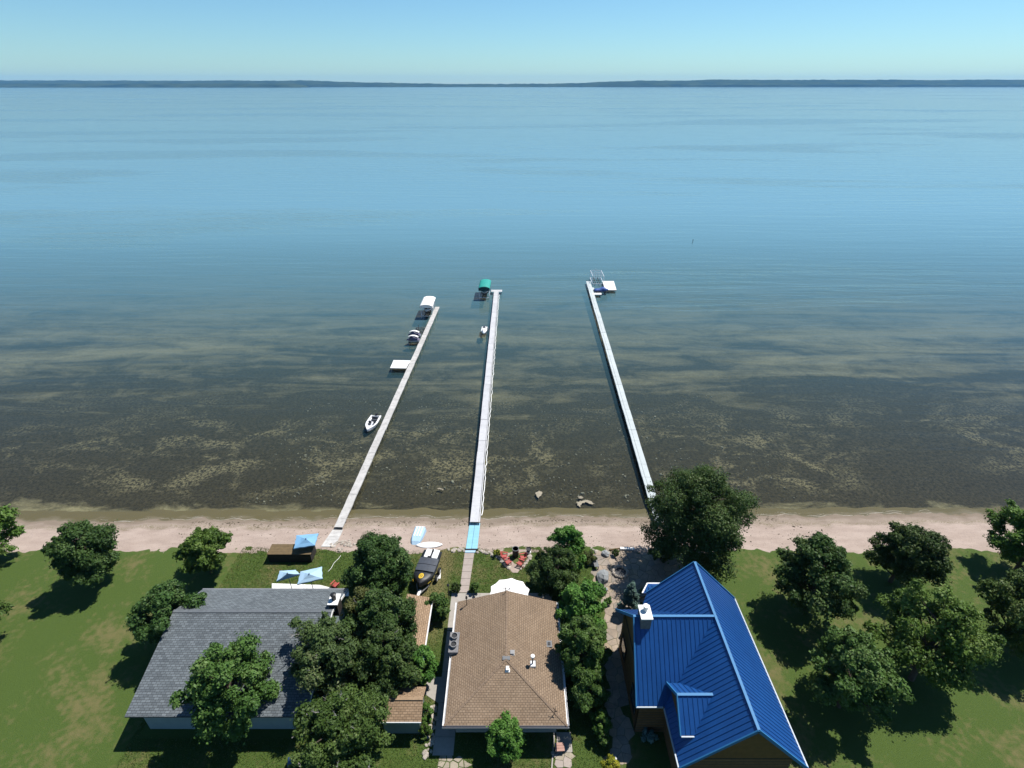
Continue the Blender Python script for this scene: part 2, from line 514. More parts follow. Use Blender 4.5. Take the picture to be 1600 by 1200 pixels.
def bed_mat():
    m, nt, out = newmat('lake_bed_sand_and_weed')
    b = N(nt, 'ShaderNodeBsdfDiffuse')
    p = N(nt, 'ShaderNodeNewGeometry').outputs['Position']
    sep = N(nt, 'ShaderNodeSeparateXYZ'); nt.links.new(p, sep.inputs[0])
    band = noise_n(nt, mapping(nt, p, (0.16, 1.0, 1), (0, 0, R(2))), 0.16, 5, 0.62, 0.8)
    clump = noise_n(nt, mapping(nt, p, (0.6, 1.0, 1)), 0.26, 7, 0.68, 0.8)
    fine = noise_n(nt, p, 3.2, 5, 0.7, 0.4)
    y = sep.outputs[1]
    # weed cover: none on the first metres, heavy over the next twenty, then broken bands that thin out
    yy = math_n(nt, 'ADD', y, math_n(nt, 'MULTIPLY', math_n(nt, 'SUBTRACT', clump, 0.5), 4.0))
    cover = ramp(nt, math_n(nt, 'MULTIPLY', math_n(nt, 'SUBTRACT', yy, 40.0), 0.01),
                 [(0.028, 0.0), (0.052, 0.26), (0.16, 0.25), (0.30, 0.15), (0.50, 0.05), (0.80, 0.0)])
    wv = math_n(nt, 'ADD', math_n(nt, 'ADD', math_n(nt, 'MULTIPLY', band, 0.62), math_n(nt, 'MULTIPLY', clump, 0.38)), cover)
    weed = ramp(nt, wv, [(0.46, 0.0), (0.66, 1.0)])
    sand = mixc(nt, ramp(nt, fine, [(0.3, 0.0), (0.7, 1.0)]), (0.22, 0.19, 0.115), (0.34, 0.30, 0.20))
    dark = mixc(nt, ramp(nt, fine, [(0.35, 0.0), (0.7, 1.0)]), (0.030, 0.027, 0.020), (0.085, 0.072, 0.046))
    col = mixc(nt, weed, sand, dark)
    # mats of algae
    alg = math_n(nt, 'MULTIPLY', ramp(nt, clump, [(0.48, 0.0), (0.60, 1.0)]), ramp(nt, fine, [(0.44, 0.0), (0.58, 0.9)]))
    big = ramp(nt, noise_n(nt, mapping(nt, p, (0.7, 1, 1)), 0.07, 3, 0.5), [(0.37, 0.05), (0.52, 1.0)])
    alg = math_n(nt, 'MULTIPLY', alg, big)
    am = ramp(nt, math_n(nt, 'MULTIPLY', math_n(nt, 'SUBTRACT', y, 40.0), 0.01), [(0.05, 0.0), (0.08, 1.0), (0.20, 0.8), (0.32, 0.0)])
    col = mixc(nt, math_n(nt, 'MULTIPLY', alg, am), col, (0.26, 0.225, 0.145))
    nt.links.new(alb(nt, col, 0.70), b.inputs[0])
    nt.links.new(b.outputs[0], out.inputs[0])
    return m

def water_mat():
    m, nt, out = newmat('lake_water')
    p = N(nt, 'ShaderNodeNewGeometry').outputs['Position']
    sep = N(nt, 'ShaderNodeSeparateXYZ'); nt.links.new(p, sep.inputs[0])
    y = sep.outputs[1]
    # ripples: long crests roughly parallel to the shore plus cross chop
    r1 = noise_n(nt, mapping(nt, p, (0.22, 1.0, 1), (0, 0, R(6))), 1.3, 3, 0.55, 0.4)
    r2 = noise_n(nt, mapping(nt, p, (0.5, 1.0, 1), (0, 0, R(-24))), 3.4, 3, 0.6)
    r3 = noise_n(nt, mapping(nt, p, (0.14, 1.0, 1), (0, 0, R(4))), 0.42, 2, 0.5, 0.3)
    r4 = noise_n(nt, mapping(nt, p, (0.10, 1.0, 1), (0, 0, R(5))), 0.20, 2, 0.5, 0.4)
    calm = noise_n(nt, mapping(nt, p, (0.20, 1.0, 1), (0, 0, R(3))), 0.011, 4, 0.55, 0.6)
    ruff = ramp(nt, calm, [(0.54, 0.20), (0.61, 1.0)])
    h = math_n(nt, 'ADD', math_n(nt, 'ADD', math_n(nt, 'MULTIPLY', r1, 0.10), math_n(nt, 'MULTIPLY', r2, 0.022)), math_n(nt, 'ADD', math_n(nt, 'MULTIPLY', r3, 0.30), math_n(nt, 'MULTIPLY', r4, 0.42)))
    bn = N(nt, 'ShaderNodeBump'); bn.inputs['Distance'].default_value = 1.0
    nearf = ramp(nt, math_n(nt, 'MULTIPLY', math_n(nt, 'SUBTRACT', y, 42.0), 0.01), [(0.0, 0.15), (0.2, 0.5), (0.9, 0.8)])
    nt.links.new(math_n(nt, 'MULTIPLY', math_n(nt, 'MULTIPLY', ruff, nearf), 2.4), bn.inputs['Strength'])
    nt.links.new(h, bn.inputs['Height'])
    fr = N(nt, 'ShaderNodeFresnel'); fr.inputs['IOR'].default_value = 1.33
    nt.links.new(bn.outputs[0], fr.inputs['Normal'])
    gl = N(nt, 'ShaderNodeBsdfGlossy'); gl.inputs['Roughness'].default_value = 0.10
    nt.links.new(bn.outputs[0], gl.inputs['Normal'])
    tr = N(nt, 'ShaderNodeBsdfTransparent'); tr.inputs[0].default_value = (0.88, 0.92, 0.87, 1)
    df = N(nt, 'ShaderNodeBsdfDiffuse')
    nt.links.new(bn.outputs[0], df.inputs['Normal'])
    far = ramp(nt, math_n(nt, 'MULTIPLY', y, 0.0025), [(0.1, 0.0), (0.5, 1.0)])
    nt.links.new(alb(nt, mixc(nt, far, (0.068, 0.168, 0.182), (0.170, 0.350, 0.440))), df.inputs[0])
    # the murk that hides the bed grows with the depth under the surface
    tb = ramp(nt, math_n(nt, 'MULTIPLY', math_n(nt, 'SUBTRACT', y, 40.0), 0.005), [(0.0, 0.0), (0.06, 0.05), (0.14, 0.15), (0.25, 0.36), (0.38, 0.68), (0.60, 0.94), (0.9, 1.0)])
    m1 = N(nt, 'ShaderNodeMixShader'); nt.links.new(tb, m1.inputs[0]); nt.links.new(tr.outputs[0], m1.inputs[1]); nt.links.new(df.outputs[0], m1.inputs[2])
    m2 = N(nt, 'ShaderNodeMixShader'); nt.links.new(fr.outputs[0], m2.inputs[0]); nt.links.new(m1.outputs[0], m2.inputs[1]); nt.links.new(gl.outputs[0], m2.inputs[2])
    nt.links.new(m2.outputs[0], out.inputs[0])
    return m

def grid(name, xs, rows, mat, kind='structure', smooth=True):
    """rows: list of functions x -> (y, z)"""
    vs = []; fs = []
    nx = len(xs)
    for r in rows:
        for x in xs:
            y, z = r(x); vs.append((x, y, z))
    for j in range(len(rows) - 1):
        for i in range(nx - 1):
            a = j * nx + i
            fs.append((a, a + 1, a + nx + 1, a + nx))
    me = bpy.data.meshes.new(name); me.from_pydata(vs, [], fs); me.materials.append(mat)
    if smooth: me.polygons.foreach_set('use_smooth', [True] * len(me.polygons))
    me.update()
    o = link(name, me)
    return tag(o, kind=kind)

def lin(a, b, n): return [a + (b - a) * i / (n - 1) for i in range(n)]
def nz(x, y, s=1.0, k=0): return noise.noise(Vector((x * s, y * s, 3.7 + k * 11.3)))

XW = [-400, -250, -160, -110, -80] + lin(-60, 60, 361) + [80, 110, 160, 250, 400]
# lawn: from behind the camera to the edge of the sand (with the sandy notch of the fire circle left out further down)
grid('lawn', XW, [(lambda x, q=q: (beach_line(x) + (nz(x, 0, 1.7) * 0.25 + nz(x, 5, 0.5) * 0.35) * (1 if q < 0.6 else 0) - q, hz(x, beach_line(x) - q) + 0.006 - (0.03 if q == 0 else 0))) for q in (0, 0.12, 0.5, 1.2, 6, 20, 45, 140)], lawn_mat())
grid('beach', XW, [(lambda x, q=q: ((35.6 + q), hz(x, 35.6 + q) - (0.02 if q < 1.0 else 0.0) + (nz(x, q, 1.4) * 0.03 if q > 1.5 else 0) - (0.25 * max(0.0, q - 7.9 - nz(x, 0, 0.35, 4) * 0.5)))) for q in lin(0, 9.4, 60)], sand_mat())
XB = [-14000, -5000, -2000, -900, -400, -200] + lin(-100, 100, 81) + [200, 400, 900, 2000, 5000, 14000]
grid('lake_bed', XB, [(lambda x, q=q: (40 + q, min(hz(0, 40 + q), 0.25) - (0.06 if q < 8 else 0.0) - (0.4 if q < 3 else 0))) for q in [0, 2.9, 3.3, 4, 6, 7.9, 8.1, 12, 20, 30, 45, 60, 75, 110, 160, 240, 600, 3000, 13500]], bed_mat())
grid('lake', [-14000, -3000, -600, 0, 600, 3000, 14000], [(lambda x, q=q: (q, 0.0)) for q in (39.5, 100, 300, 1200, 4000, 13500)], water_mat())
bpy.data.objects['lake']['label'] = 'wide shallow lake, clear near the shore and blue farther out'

# far shore: low forested hills
def hill_mat():
    m, nt, out = newmat('far_forest')
    b = N(nt, 'ShaderNodeBsdfDiffuse')
    p = N(nt, 'ShaderNodeNewGeometry').outputs['Position']
    n1 = noise_n(nt, mapping(nt, p, (1, 1, 4)), 0.004, 6, 0.6)
    col = mixc(nt, ramp(nt, n1, [(0.35, 0.0), (0.62, 1.0)]), (0.018, 0.035, 0.016), (0.06, 0.085, 0.03))
    nt.links.new(alb(nt, col), b.inputs[0]); nt.links.new(b.outputs[0], out.inputs[0])
    return m
HM = hill_mat()
def hills(name, y0, prof, x0, x1, depth, n=700):
    xs = lin(x0, x1, n)
    rows = []
    for q, k in ((0, 0.0), (25, 0.25), (depth * 0.25, 0.55), (depth * 0.55, 0.85), (depth, 1.0), (depth * 1.15, 0.9), (depth * 1.3, -0.2)):
        def r(x, q=q, k=k):
            e = abs(nz(x, q, 0.02, 2)) * 9 + abs(nz(x, q, 0.006, 3)) * 6
            hh = max(2.0, prof(x)) * k + (e * (0.3 + k) if k > 0 else 0)
            return (y0 + q + nz(x, 0, 0.0012, 1) * 160, -1.0 + hh)
        rows.append(r)
    return grid(name, xs, rows, HM, smooth=False)
def prof_far(x):
    t = x / 1000.0
    l = 52 * max(0, min(1, (-1.0 - t) / 2.6)) ** 1.3
    r = 50 * max(0, min(1, (t - 0.6) / 1.6)) ** 0.8 + 12 * max(0, min(1, (t - 3.0) / 0.5))
    return 36 + l + r + nz(x, 0, 0.0013, 5) * 9
hills('far_hills', 9300, prof_far, -13500, 13500, 1200)
hills('near_headland', 8000, lambda x: 42 * max(0, min(1, (-2750 - x) / 220)) ** 0.6, -9000, -2750, 300, 420)

# ------------------------------------------------------------------ roofs
def roof_plane(name, pts, mat, parent, eave_dir, thick=0.10, uvs=1.0):
    """one flat roof slope with thickness; pts in order, UV in metres along the eave and up the slope"""
    pts = [Vector(p) for p in pts]
    u = Vector(eave_dir).normalized()
    n = Vector((0, 0, 0))
    for i in range(len(pts)):
        a, b = pts[i], pts[(i + 1) % len(pts)]
        n += a.cross(b)
    n.normalize()
    if n.z < 0:
        pts.reverse(); n = -n
    v = n.cross(u)
    uv = [((p.dot(u)) * uvs, (p.dot(v)) * uvs) for p in pts]
    mb = MB()
    mb.face(pts, uv)
    lo = [p - Vector((0, 0, thick)) for p in pts]
    mb.face(list(reversed(lo)), list(reversed(uv)))
    for i in range(len(pts)):
        j = (i + 1) % len(pts)
        mb.face([pts[i], lo[i], lo[j], pts[j]], [uv[i]] * 4)
    return mb.build(name, mat, parent)

def seams(pts, mat, parent, run_dir, spacing, w=0.03, h=0.032, off=0.0):
    """raised standing seams over a convex roof polygon, each a part of its own"""
    pts = [Vector(p) for p in pts]
    n = Vector((0, 0, 0))
    for i in range(len(pts)): n += pts[i].cross(pts[(i + 1) % len(pts)])
    n.normalize()
    if n.z < 0: n = -n
    d = Vector(run_dir); d = (d - n * d.dot(n)).normalized()
    u = n.cross(d).normalized()
    o0 = pts[0]
    us = [(p - o0).dot(u) for p in pts]
    k = math.floor(min(us) / spacing) * spacing + off
    out = []
    while k < max(us):
        hits = []
        for i in range(len(pts)):
            a, b = pts[i], pts[(i + 1) % len(pts)]
            ua, ub = us[i], us[(i + 1) % len(pts)]
            if (ua - k) * (ub - k) < 0:
                t = (k - ua) / (ub - ua)
                hits.append(a + (b - a) * t)
        if len(hits) == 2 and (hits[0] - hits[1]).length > 0.15:
            a, b = hits
            mb = MB()
            q = Matrix((d, u, n)).transposed().to_4x4()
            mb.box((a + b) / 2 + n * (h / 2 + 0.001), ((b - a).length - 0.02, w, h), M=q)
            out.append(mb.build('roof_seam', mat, parent))
        k += spacing
    return out

def ridge_cap(a, b, mat, parent, w=0.24, h=0.07, name='ridge_cap'):
    a = Vector(a); b = Vector(b)
    return MB().bar(a + Vector((0, 0, h * 0.45)), b + Vector((0, 0, h * 0.45)), w, h).build(name, mat, parent)

def walls(name, poly, z0, z1, mat, parent):
    return MB().prism(poly, z0, z1).build(name, mat, parent)

def window(parent, c, w, h, nrm, frame=M['white_paint']):
    """a window on a wall: c centre on the wall face, nrm outward unit (x,y)"""
    nx, ny = nrm
    rz = math.atan2(ny, nx) - math.pi / 2
    c = Vector(c)
    o = Vector((nx, ny, 0))
    M4 = Matrix.Rotation(rz, 4, 'Z')
    f = MB()
    for sx, sz, ww, hh in ((0, h / 2, w + 0.12, 0.08), (0, -h / 2, w + 0.12, 0.08), (-w / 2, 0, 0.08, h - 0.08), (w / 2, 0, 0.08, h - 0.08)):
        f.box(c + o * 0.03 + M4 @ Vector((sx, 0, sz)), (ww, 0.06, hh), M=M4)
    fr = f.build('window', frame, parent)
    MB().box(c + o * 0.012, (w - 0.08, 0.02, h - 0.08), M=M4).build('pane', M['glass'], fr)
    return fr

# ------------------------------------------------------------------ the cabin in the middle
cab = empty('cabin', (0, 24.2, 1.0))
tag(cab, 'cabin with brown shingle hip roof and white gutters in the middle lot', 'house')
def under(o, root):
    """parent a mesh modelled in world coordinates to a root Empty that is only moved and turned about z"""
    o.parent = root
    o.matrix_parent_inverse = (Matrix.Translation(root.location) @ Matrix.Rotation(root.rotation_euler.z, 4, 'Z')).inverted()
    return o
X0, X1, Y0, Y1 = -4.45, 3.62, 19.45, 29.05
ZE, ZR = 3.28, 4.32
XM = (X0 + X1) / 2
HA = Vector((XM, Y0 + 3.95, ZR)); PK = Vector((XM, Y1 + 0.25, ZR))
A, B_, C_, D_ = Vector((X0, Y0, ZE)), Vector((X1, Y0, ZE)), Vector((X1, Y1, ZE)), Vector((X0, Y1, ZE))
cz = lambda o: under(o, cab)
rl = roof_plane('roof_slope', [A, HA, PK, D_], M['brown_shingle'], None, (0, 1, 0)); cz(rl)
rr = roof_plane('roof_slope', [B_, C_, PK, HA], M['brown_shingle'], None, (0, 1, 0)); cz(rr)
rn = roof_plane('roof_slope', [A, B_, HA], M['brown_shingle'], None, (1, 0, 0)); cz(rn)
for a, b in ((HA, PK), (A, HA), (B_, HA)):
    mbx = MB()
    a = Vector(a); b = Vector(b); L = (b - a).length; n = int(L / 0.3)
    q = (b - a).to_track_quat('X', 'Z').to_matrix().to_4x4()
    for i in range(n):
        t = (i + 0.5) / n
        Mr = q @ Matrix.Rotation(R(3.0), 4, 'Y')
        mbx.box(a + (b - a) * t + Vector((0, 0, 0.012)), (L / n * 1.12, 0.15, 0.02), M=Mr)
    cz(mbx.build('ridge_cap', M['brown_cap'], None))
wx0, wx1, wy0, wy1 = X0 + 0.6, X1 - 0.6, Y0 + 0.8, Y1 - 0.6
cz(walls('wall', [(wx0, wy0), (wx1, wy0), (wx1, wy1), (wx0, wy1)], 0.96, ZE + 0.02, M['siding'], None))
cz(MB().prism([(wx0 - 0.03, wy0 - 0.03), (wx1 + 0.03, wy0 - 0.03), (wx1 + 0.03, wy1 + 0.03), (wx0 - 0.03, wy1 + 0.03)], 0.95, 1.28).build('foundation', M['concrete'], None))
gb = MB(); gb.loft([[(wx0, wy1 - 0.1, ZE - 0.1), (wx1, wy1 - 0.1, ZE - 0.1), (XM, wy1 - 0.1, ZR - 0.2)], [(wx0, wy1, ZE - 0.1), (wx1, wy1, ZE - 0.1), (XM, wy1, ZR - 0.2)]])
cz(gb.build('gable_wall', M['siding'], None))
for (xa, ya, xb, yb, mt) in ((X0 - 0.07, Y0 + 0.02, X0 - 0.07, Y0 + 4.9, 'gutter'), (X0 - 0.07, Y0 + 6.65, X0 - 0.07, Y1, 'gutter'), (X1 + 0.07, Y0 + 0.02, X1 + 0.07, Y1, 'gutter'), (X0 - 0.13, Y0 - 0.07, X1 + 0.13, Y0 - 0.07, 'grey_gutter')):
    g = MB()
    d = Vector((xb - xa, yb - ya, 0)).normalized(); sdv = Vector((-d.y, d.x, 0))
    a = Vector((xa, ya, ZE - 0.07)); b = Vector((xb, yb, ZE - 0.07))
    g.bar(a - Vector((0, 0, 0.06)), b - Vector((0, 0, 0.06)), 0.12, 0.015)
    g.bar(a + sdv * 0.06, b + sdv * 0.06, 0.018, 0.13); g.bar(a - sdv * 0.06, b - sdv * 0.06, 0.018, 0.13)
    cz(g.build('gutter', M[mt], None))
for x, w in ((-3.1, 1.2), (-1.6, 1.0), (1.7, 1.4)):
    cz(window(None, (x, wy0, 2.45), w, 1.0, (0, -1)))
dr = cz(MB().box((0.2, wy0 - 0.03, 1.98), (0.9, 0.06, 1.96)).build('door', M['white_paint'], None))
hd = MB().tube((0.52, wy0 - 0.12, 1.95), (0.52, wy0 - 0.06, 1.95), 0.035).build('handle', M['metal'], None); hd.parent = dr
for y in (21.6, 26.0): cz(window(None, (wx1, y, 2.4), 1.2, 0.9, (1, 0)))
for y in (21.6, 27.6): cz(window(None, (wx0, y, 2.4), 1.2, 0.9, (-1, 0)))
lt = MB().box((X0 + 0.45, Y0 + 0.25, ZE - 0.22), (0.16, 0.16, 0.16)).box((X0 + 0.45, Y0 + 0.25, ZE - 0.12), (0.06, 0.06, 0.1)); cz(lt.build('yard_light', M['white_paint'], None))

def rz_roof(x, y):
    """height of the cabin roof"""
    k = (ZR - ZE) / (X1 - XM)
    z = ZE + k * min(x - X0, X1 - x)
    return min(z, ZE + (ZR - ZE) / 3.95 * (y - Y0)) if y < Y0 + 3.95 else z
def onroof(px, py):
    z = 4.0
    for _ in range(6):
        p = at(px, py, z); z = rz_roof(p.x, p.y)
    return at(px, py, z)
# stone chimney stack through the left eave with two flues
ch = cz(MB().box((X0 + 0.12, Y0 + 5.78, 2.28), (0.66, 1.6, 2.62)).build('chimney', M['grey_stone'], None))
for dy in (0.38, -0.32):
    c = Vector((X0 + 0.12, Y0 + 5.78 + dy, 3.58))
    k = MB().lathe([(0.22, 0), (0.22, 0.22), (0.26, 0.24), (0.26, 0.30), (0.22, 0.30), (0.21, 0.1)], 16, c).build('flue', M['pipe'], None)
    k.parent = ch
    k2 = MB().lathe([(0.208, 0.16), (0.208, 0.20)], 12, c).build('flue_opening', M['black'], None); k2.parent = ch
k = MB().box((X0 + 0.12, Y0 + 5.78, 3.605), (0.72, 1.66, 0.03)).build('chimney_crown', M['grey_stone'], None); k.parent = ch
# vents, pipe and antennas on the roof
def roof_box(px, py, w, d, h, mat, name):
    p = onroof(px, py)
    o = MB().box((0, 0, h / 2 - 0.04), (w, d, h)).box((0, 0, 0.0), (w * 1.5, d * 1.4, 0.03)).build(name, mat, None, p)
    return cz(o)
roof_box(793, 1046, 0.22, 0.30, 0.22, M['white_paint'], 'roof_vent')
roof_box(800, 1020, 0.26, 0.30, 0.16, M['pipe'], 'roof_vent')
roof_box(791, 1028, 0.36, 0.22, 0.07, M['grey_metal'], 'roof_vent')
p = onroof(858, 1006.5)
sv = cz(MB().box((0, 0, 0.02), (0.42, 0.52, 0.06)).build('roof_vent', M['grey_metal'], None, p))
k = MB().box((0, 0, 0.07), (0.2, 0.24, 0.05)).build('vent_cap', M['black_metal'], None); k.parent = sv
p = onroof(832, 1038)
pv = cz(MB().tube((0, 0, 0), (0, 0, 0.85), 0.055, n=10).build('vent_pipe', M['pipe'], None, p))
k = MB().lathe([(0.05, 0.82), (0.15, 0.84), (0.15, 0.98), (0.05, 1.02)], 14).build('pipe_cap', M['white_paint'], None); k.parent = pv
k = MB().box((0.03, 0, 0.05), (0.34, 0.42, 0.09)).build('flashing', M['gutter'], None); k.parent = pv
k = MB().box((0.03, 0, 0.03), (0.42, 0.52, 0.06)).build('flashing_base', M['grey_metal'], None); k.parent = pv
p = onroof(729.5, 945)
k = cz(MB().tube((0, 0, -0.02), (0, 0, 0.85), 0.03).tube((0, 0, 0.8), (0, 0, 1.0), 0.09, 0.07).build('roof_beacon', M['black_metal'], None, p))
p = onroof(866, 1116)
k = cz(MB().tube((0, 0, -0.02), (0.05, 0.0, 0.8), 0.02).tube((0.05, 0, 0.45), (-0.12, 0.1, 0.62), 0.015).tube((0.02, 0, 0.35), (0.16, -0.05, 0.42), 0.03).build('antenna', M['black_metal'], None, p))
k = cz(MB().tube((PK.x - 0.1, PK.y - 0.15, ZR), (PK.x - 0.1, PK.y - 0.15, ZR + 0.55), 0.025).bar((PK.x - 0.35, PK.y - 0.15, ZR + 0.4), (PK.x + 0.1, PK.y - 0.15, ZR + 0.5), 0.02, 0.02).build('antenna', M['black_metal'], None))

# ------------------------------------------------------------------ grey roofed house on the left lot
gh = empty('bungalow', (-20, 25, 1.0))
tag(gh, 'bungalow with grey shingle roof left of the dark trees', 'house')
gzp = lambda o: under(o, gh)
GX1 = at(543, 921, 3.6).x; GX0 = GX1 - 12.0
GY1 = at(543, 921, 3.6).y; GY0 = at(474, 1120, 3.6).y
GR = 5.3; GYR = at(500, 955, GR).y
gzp(roof_plane('roof_slope', [(GX0, GY1, 3.6), (GX1, GY1, 3.6), (GX1, GYR, GR), (GX0, GYR, GR)], M['grey_shingle'], None, (1, 0, 0)))
gzp(roof_plane('roof_slope', [(GX0, GY0, 3.6), (GX1, GY0, 3.6), (GX1, GYR, GR), (GX0, GYR, GR)], M['grey_shingle'], None, (1, 0, 0)))
gzp(ridge_cap((GX0, GYR, GR), (GX1, GYR, GR), M['grey_cap'], None, 0.26, 0.03))
gzp(walls('wall', [(GX0 + 0.5, GY0 + 0.6), (GX1 - 0.5, GY0 + 0.6), (GX1 - 0.5, GY1 - 0.5), (GX0 + 0.5, GY1 - 0.5)], 0.97, 3.58, M['siding'], None))
for x in (GX0 + 0.55, GX1 - 0.55):
    g = MB().loft([[(x - 0.05, GY0 + 0.7, 3.5), (x - 0.05, GY1 - 0.6, 3.5), (x - 0.05, GYR, GR - 0.15)], [(x + 0.05, GY0 + 0.7, 3.5), (x + 0.05, GY1 - 0.6, 3.5), (x + 0.05, GYR, GR - 0.15)]])
    gzp(g.build('gable_wall', M['siding'], None))
gzp(MB().bar((GX1 + 0.04, GY1, 3.56), (GX1 + 0.04, GYR, GR - 0.04), 0.05, 0.18).build('rake_board', M['white_paint'], None))
gzp(MB().bar((GX1 + 0.04, GY0, 3.56), (GX1 + 0.04, GYR, GR - 0.04), 0.05, 0.18).build('rake_board', M['white_paint'], None))
gzp(MB().bar((GX0, GY1 + 0.05, 3.55), (GX1, GY1 + 0.05, 3.55), 0.1, 0.12).build('gutter', M['grey_gutter'], None))
for x in (-22.0, -18.5, -15.8): gzp(window(None, (x, GY1 - 0.5, 2.3), 1.4, 1.1, (0, 1)))
c = at(522, 936, 5.6)
zb = 4.2
gc = gzp(MB().box((c.x, c.y, (zb + 5.5) / 2), (0.62, 0.85, 5.5 - zb)).build('chimney', M['dark_wood'], None))
k = MB().box((c.x, c.y, 5.54), (0.78, 1.02, 0.1)).build('chimney_crown', M['white_paint'], None); k.parent = gc
k = MB().lathe([(0.17, 0), (0.17, 0.45), (0.22, 0.47), (0.22, 0.55), (0.1, 0.62)], 14, (c.x, c.y, 5.58)).build('flue', M['black_metal'], None); k.parent = gc
c = at(486, 966, 5.0)
gzp(MB().box((c.x, c.y, 4.95), (0.3, 0.34, 0.22)).build('roof_vent', M['black_metal'], None))

# ------------------------------------------------------------------ log house with the blue metal roof
bh = empty('log_house', (13.6, 22, 1.0))
tag(bh, 'log house with steep blue standing seam metal roof and white topped chimney', 'house')
bzp = lambda o: under(o, bh)
BM, BC = M['blue_metal'], M['blue_cap']
RX, RZ_ = 13.6, 9.0; EZ = 5.0
LX, RX2 = 9.85, 17.35
YN, YF = 16.2, 28.0
YW = 23.4; WX = 8.05; WN, WF = 19.75, 27.0
# main gable, left slope is cut by the valley of the west wing
vF = (LX, YW + (RX - LX) * (WF - YW) / (RX - LX), EZ)
def slopes(pts, run, spacing=0.30, name='roof_slope', eave=(0, 1, 0), off=0.0):
    o = roof_plane(name, pts, BM, None, eave, 0.12)
    bzp(o)
    for s in seams(pts, BM, None, run, spacing, off=off):
        s.parent = o
    return o
slopes([(LX, YN, EZ), (RX, YN, RZ_), (RX, YW, RZ_), (LX, WN, EZ)], (1, 0, 1))
slopes([(RX, YW, RZ_), (RX, YF, RZ_), (LX + 0.6, YF, EZ + 0.64), (LX, WF, EZ)], (1, 0, 1))
slopes([(RX2, YN, EZ), (RX, YN, RZ_), (RX, YF, RZ_), (RX2, YF, EZ)], (-1, 0, 1))
slopes([(WX, WN, EZ), (LX, WN, EZ), (RX, YW, RZ_), (WX + 0.1, YW, RZ_)], (0, 1, 1), eave=(1, 0, 0), off=0.1)
slopes([(WX - 0.1, WF, EZ), (LX, WF, EZ), (RX, YW, RZ_), (WX + 0.1, YW, RZ_)], (0, -1, 1), eave=(1, 0, 0), off=0.1)
# dormer
DY, DZ = 19.0, 7.55; DXa, DXb = 10.1, 12.25
sD = (9.0 - 5.0) / (RX - LX)
def mslope(x): return EZ + (x - LX) * sD
slopes([(DXa, DY - 1.6, 6.1), (LX + (6.1 - EZ) / sD, DY - 1.6, 6.1), (DXb, DY, DZ), (DXa, DY, DZ)], (0, 1, 1), eave=(1, 0, 0))
slopes([(DXa, DY + 1.6, 6.1), (LX + (6.1 - EZ) / sD, DY + 1.6, 6.1), (DXb, DY, DZ), (DXa, DY, DZ)], (0, -1, 1), eave=(1, 0, 0))
g = MB().loft([[(DXa + 0.25, DY - 1.35, 5.2), (DXa + 0.25, DY + 1.35, 5.2), (DXa + 0.25, DY + 1.35, 6.15), (DXa + 0.25, DY, DZ - 0.15), (DXa + 0.25, DY - 1.35, 6.15)],
               [(DXa + 0.9, DY - 1.35, 5.2), (DXa + 0.9, DY + 1.35, 5.2), (DXa + 0.9, DY + 1.35, 6.15), (DXa + 0.9, DY, DZ - 0.15), (DXa + 0.9, DY - 1.35, 6.15)]])
bzp(g.build('dormer_wall', M['log'], None))
for a, b in (((RX, YN - 0.02, RZ_), (RX, YF + 0.03, RZ_)), ((WX + 0.05, YW, RZ_), (RX - 0.1, YW, RZ_)), ((DXa - 0.03, DY, DZ), (DXb, DY, DZ))):
    bzp(ridge_cap(a, b, BC, None, 0.17, 0.045))
for a, b in (((RX, YF + 0.04, RZ_ - 0.03), (LX + 0.6, YF + 0.04, EZ + 0.6)), ((RX, YF + 0.04, RZ_ - 0.03), (RX2, YF + 0.04, EZ - 0.03)), ((WX + 0.08, YW, RZ_ - 0.03), (WX - 0.13, WF, EZ - 0.03)), ((WX + 0.08, YW, RZ_ - 0.03), (WX - 0.03, WN, EZ - 0.03)),
             ((RX, YN - 0.04, RZ_ - 0.03), (LX, YN - 0.04, EZ - 0.03)), ((RX, YN - 0.04, RZ_ - 0.03), (RX2, YN - 0.04, EZ - 0.03)), ((DXa - 0.04, DY, DZ - 0.03), (DXa - 0.04, DY - 1.6, 6.07)), ((DXa - 0.04, DY, DZ - 0.03), (DXa - 0.04, DY + 1.6, 6.07))):
    bzp(MB().bar(a, b, 0.07, 0.2).build('rake_trim', BC, None))
for a, b in (((WX - 0.05, WN - 0.06, EZ - 0.05), (LX - 0.1, WN - 0.06, EZ - 0.05)), ((LX - 0.06, YN, EZ - 0.05), (LX - 0.06, WN - 0.15, EZ - 0.05)), ((DXa, DY - 1.66, 6.05), (DXa + 1.0, DY - 1.66, 6.05)), ((RX2 + 0.06, YN, EZ - 0.05), (RX2 + 0.06, YF, EZ - 0.05))):
    bzp(MB().bar(a, b, 0.08, 0.09).build('gutter', M['pale_gutter'], None))
# small low roof over the north-west corner
slopes([(10.35, 28.6, 4.9), (10.95, 29.5, 4.9), (13.0, 29.5, 4.9), (13.0, 28.2, 6.0), (11.2, 27.6, 6.0)], (0, -1, 1), eave=(1, 0, 0))
bzp(MB().bar((10.32, 28.6, 4.86), (10.92, 29.54, 4.86), 0.1, 0.12).bar((10.92, 29.54, 4.86), (13.0, 29.54, 4.86), 0.1, 0.12).build('gutter', M['gutter'], None))
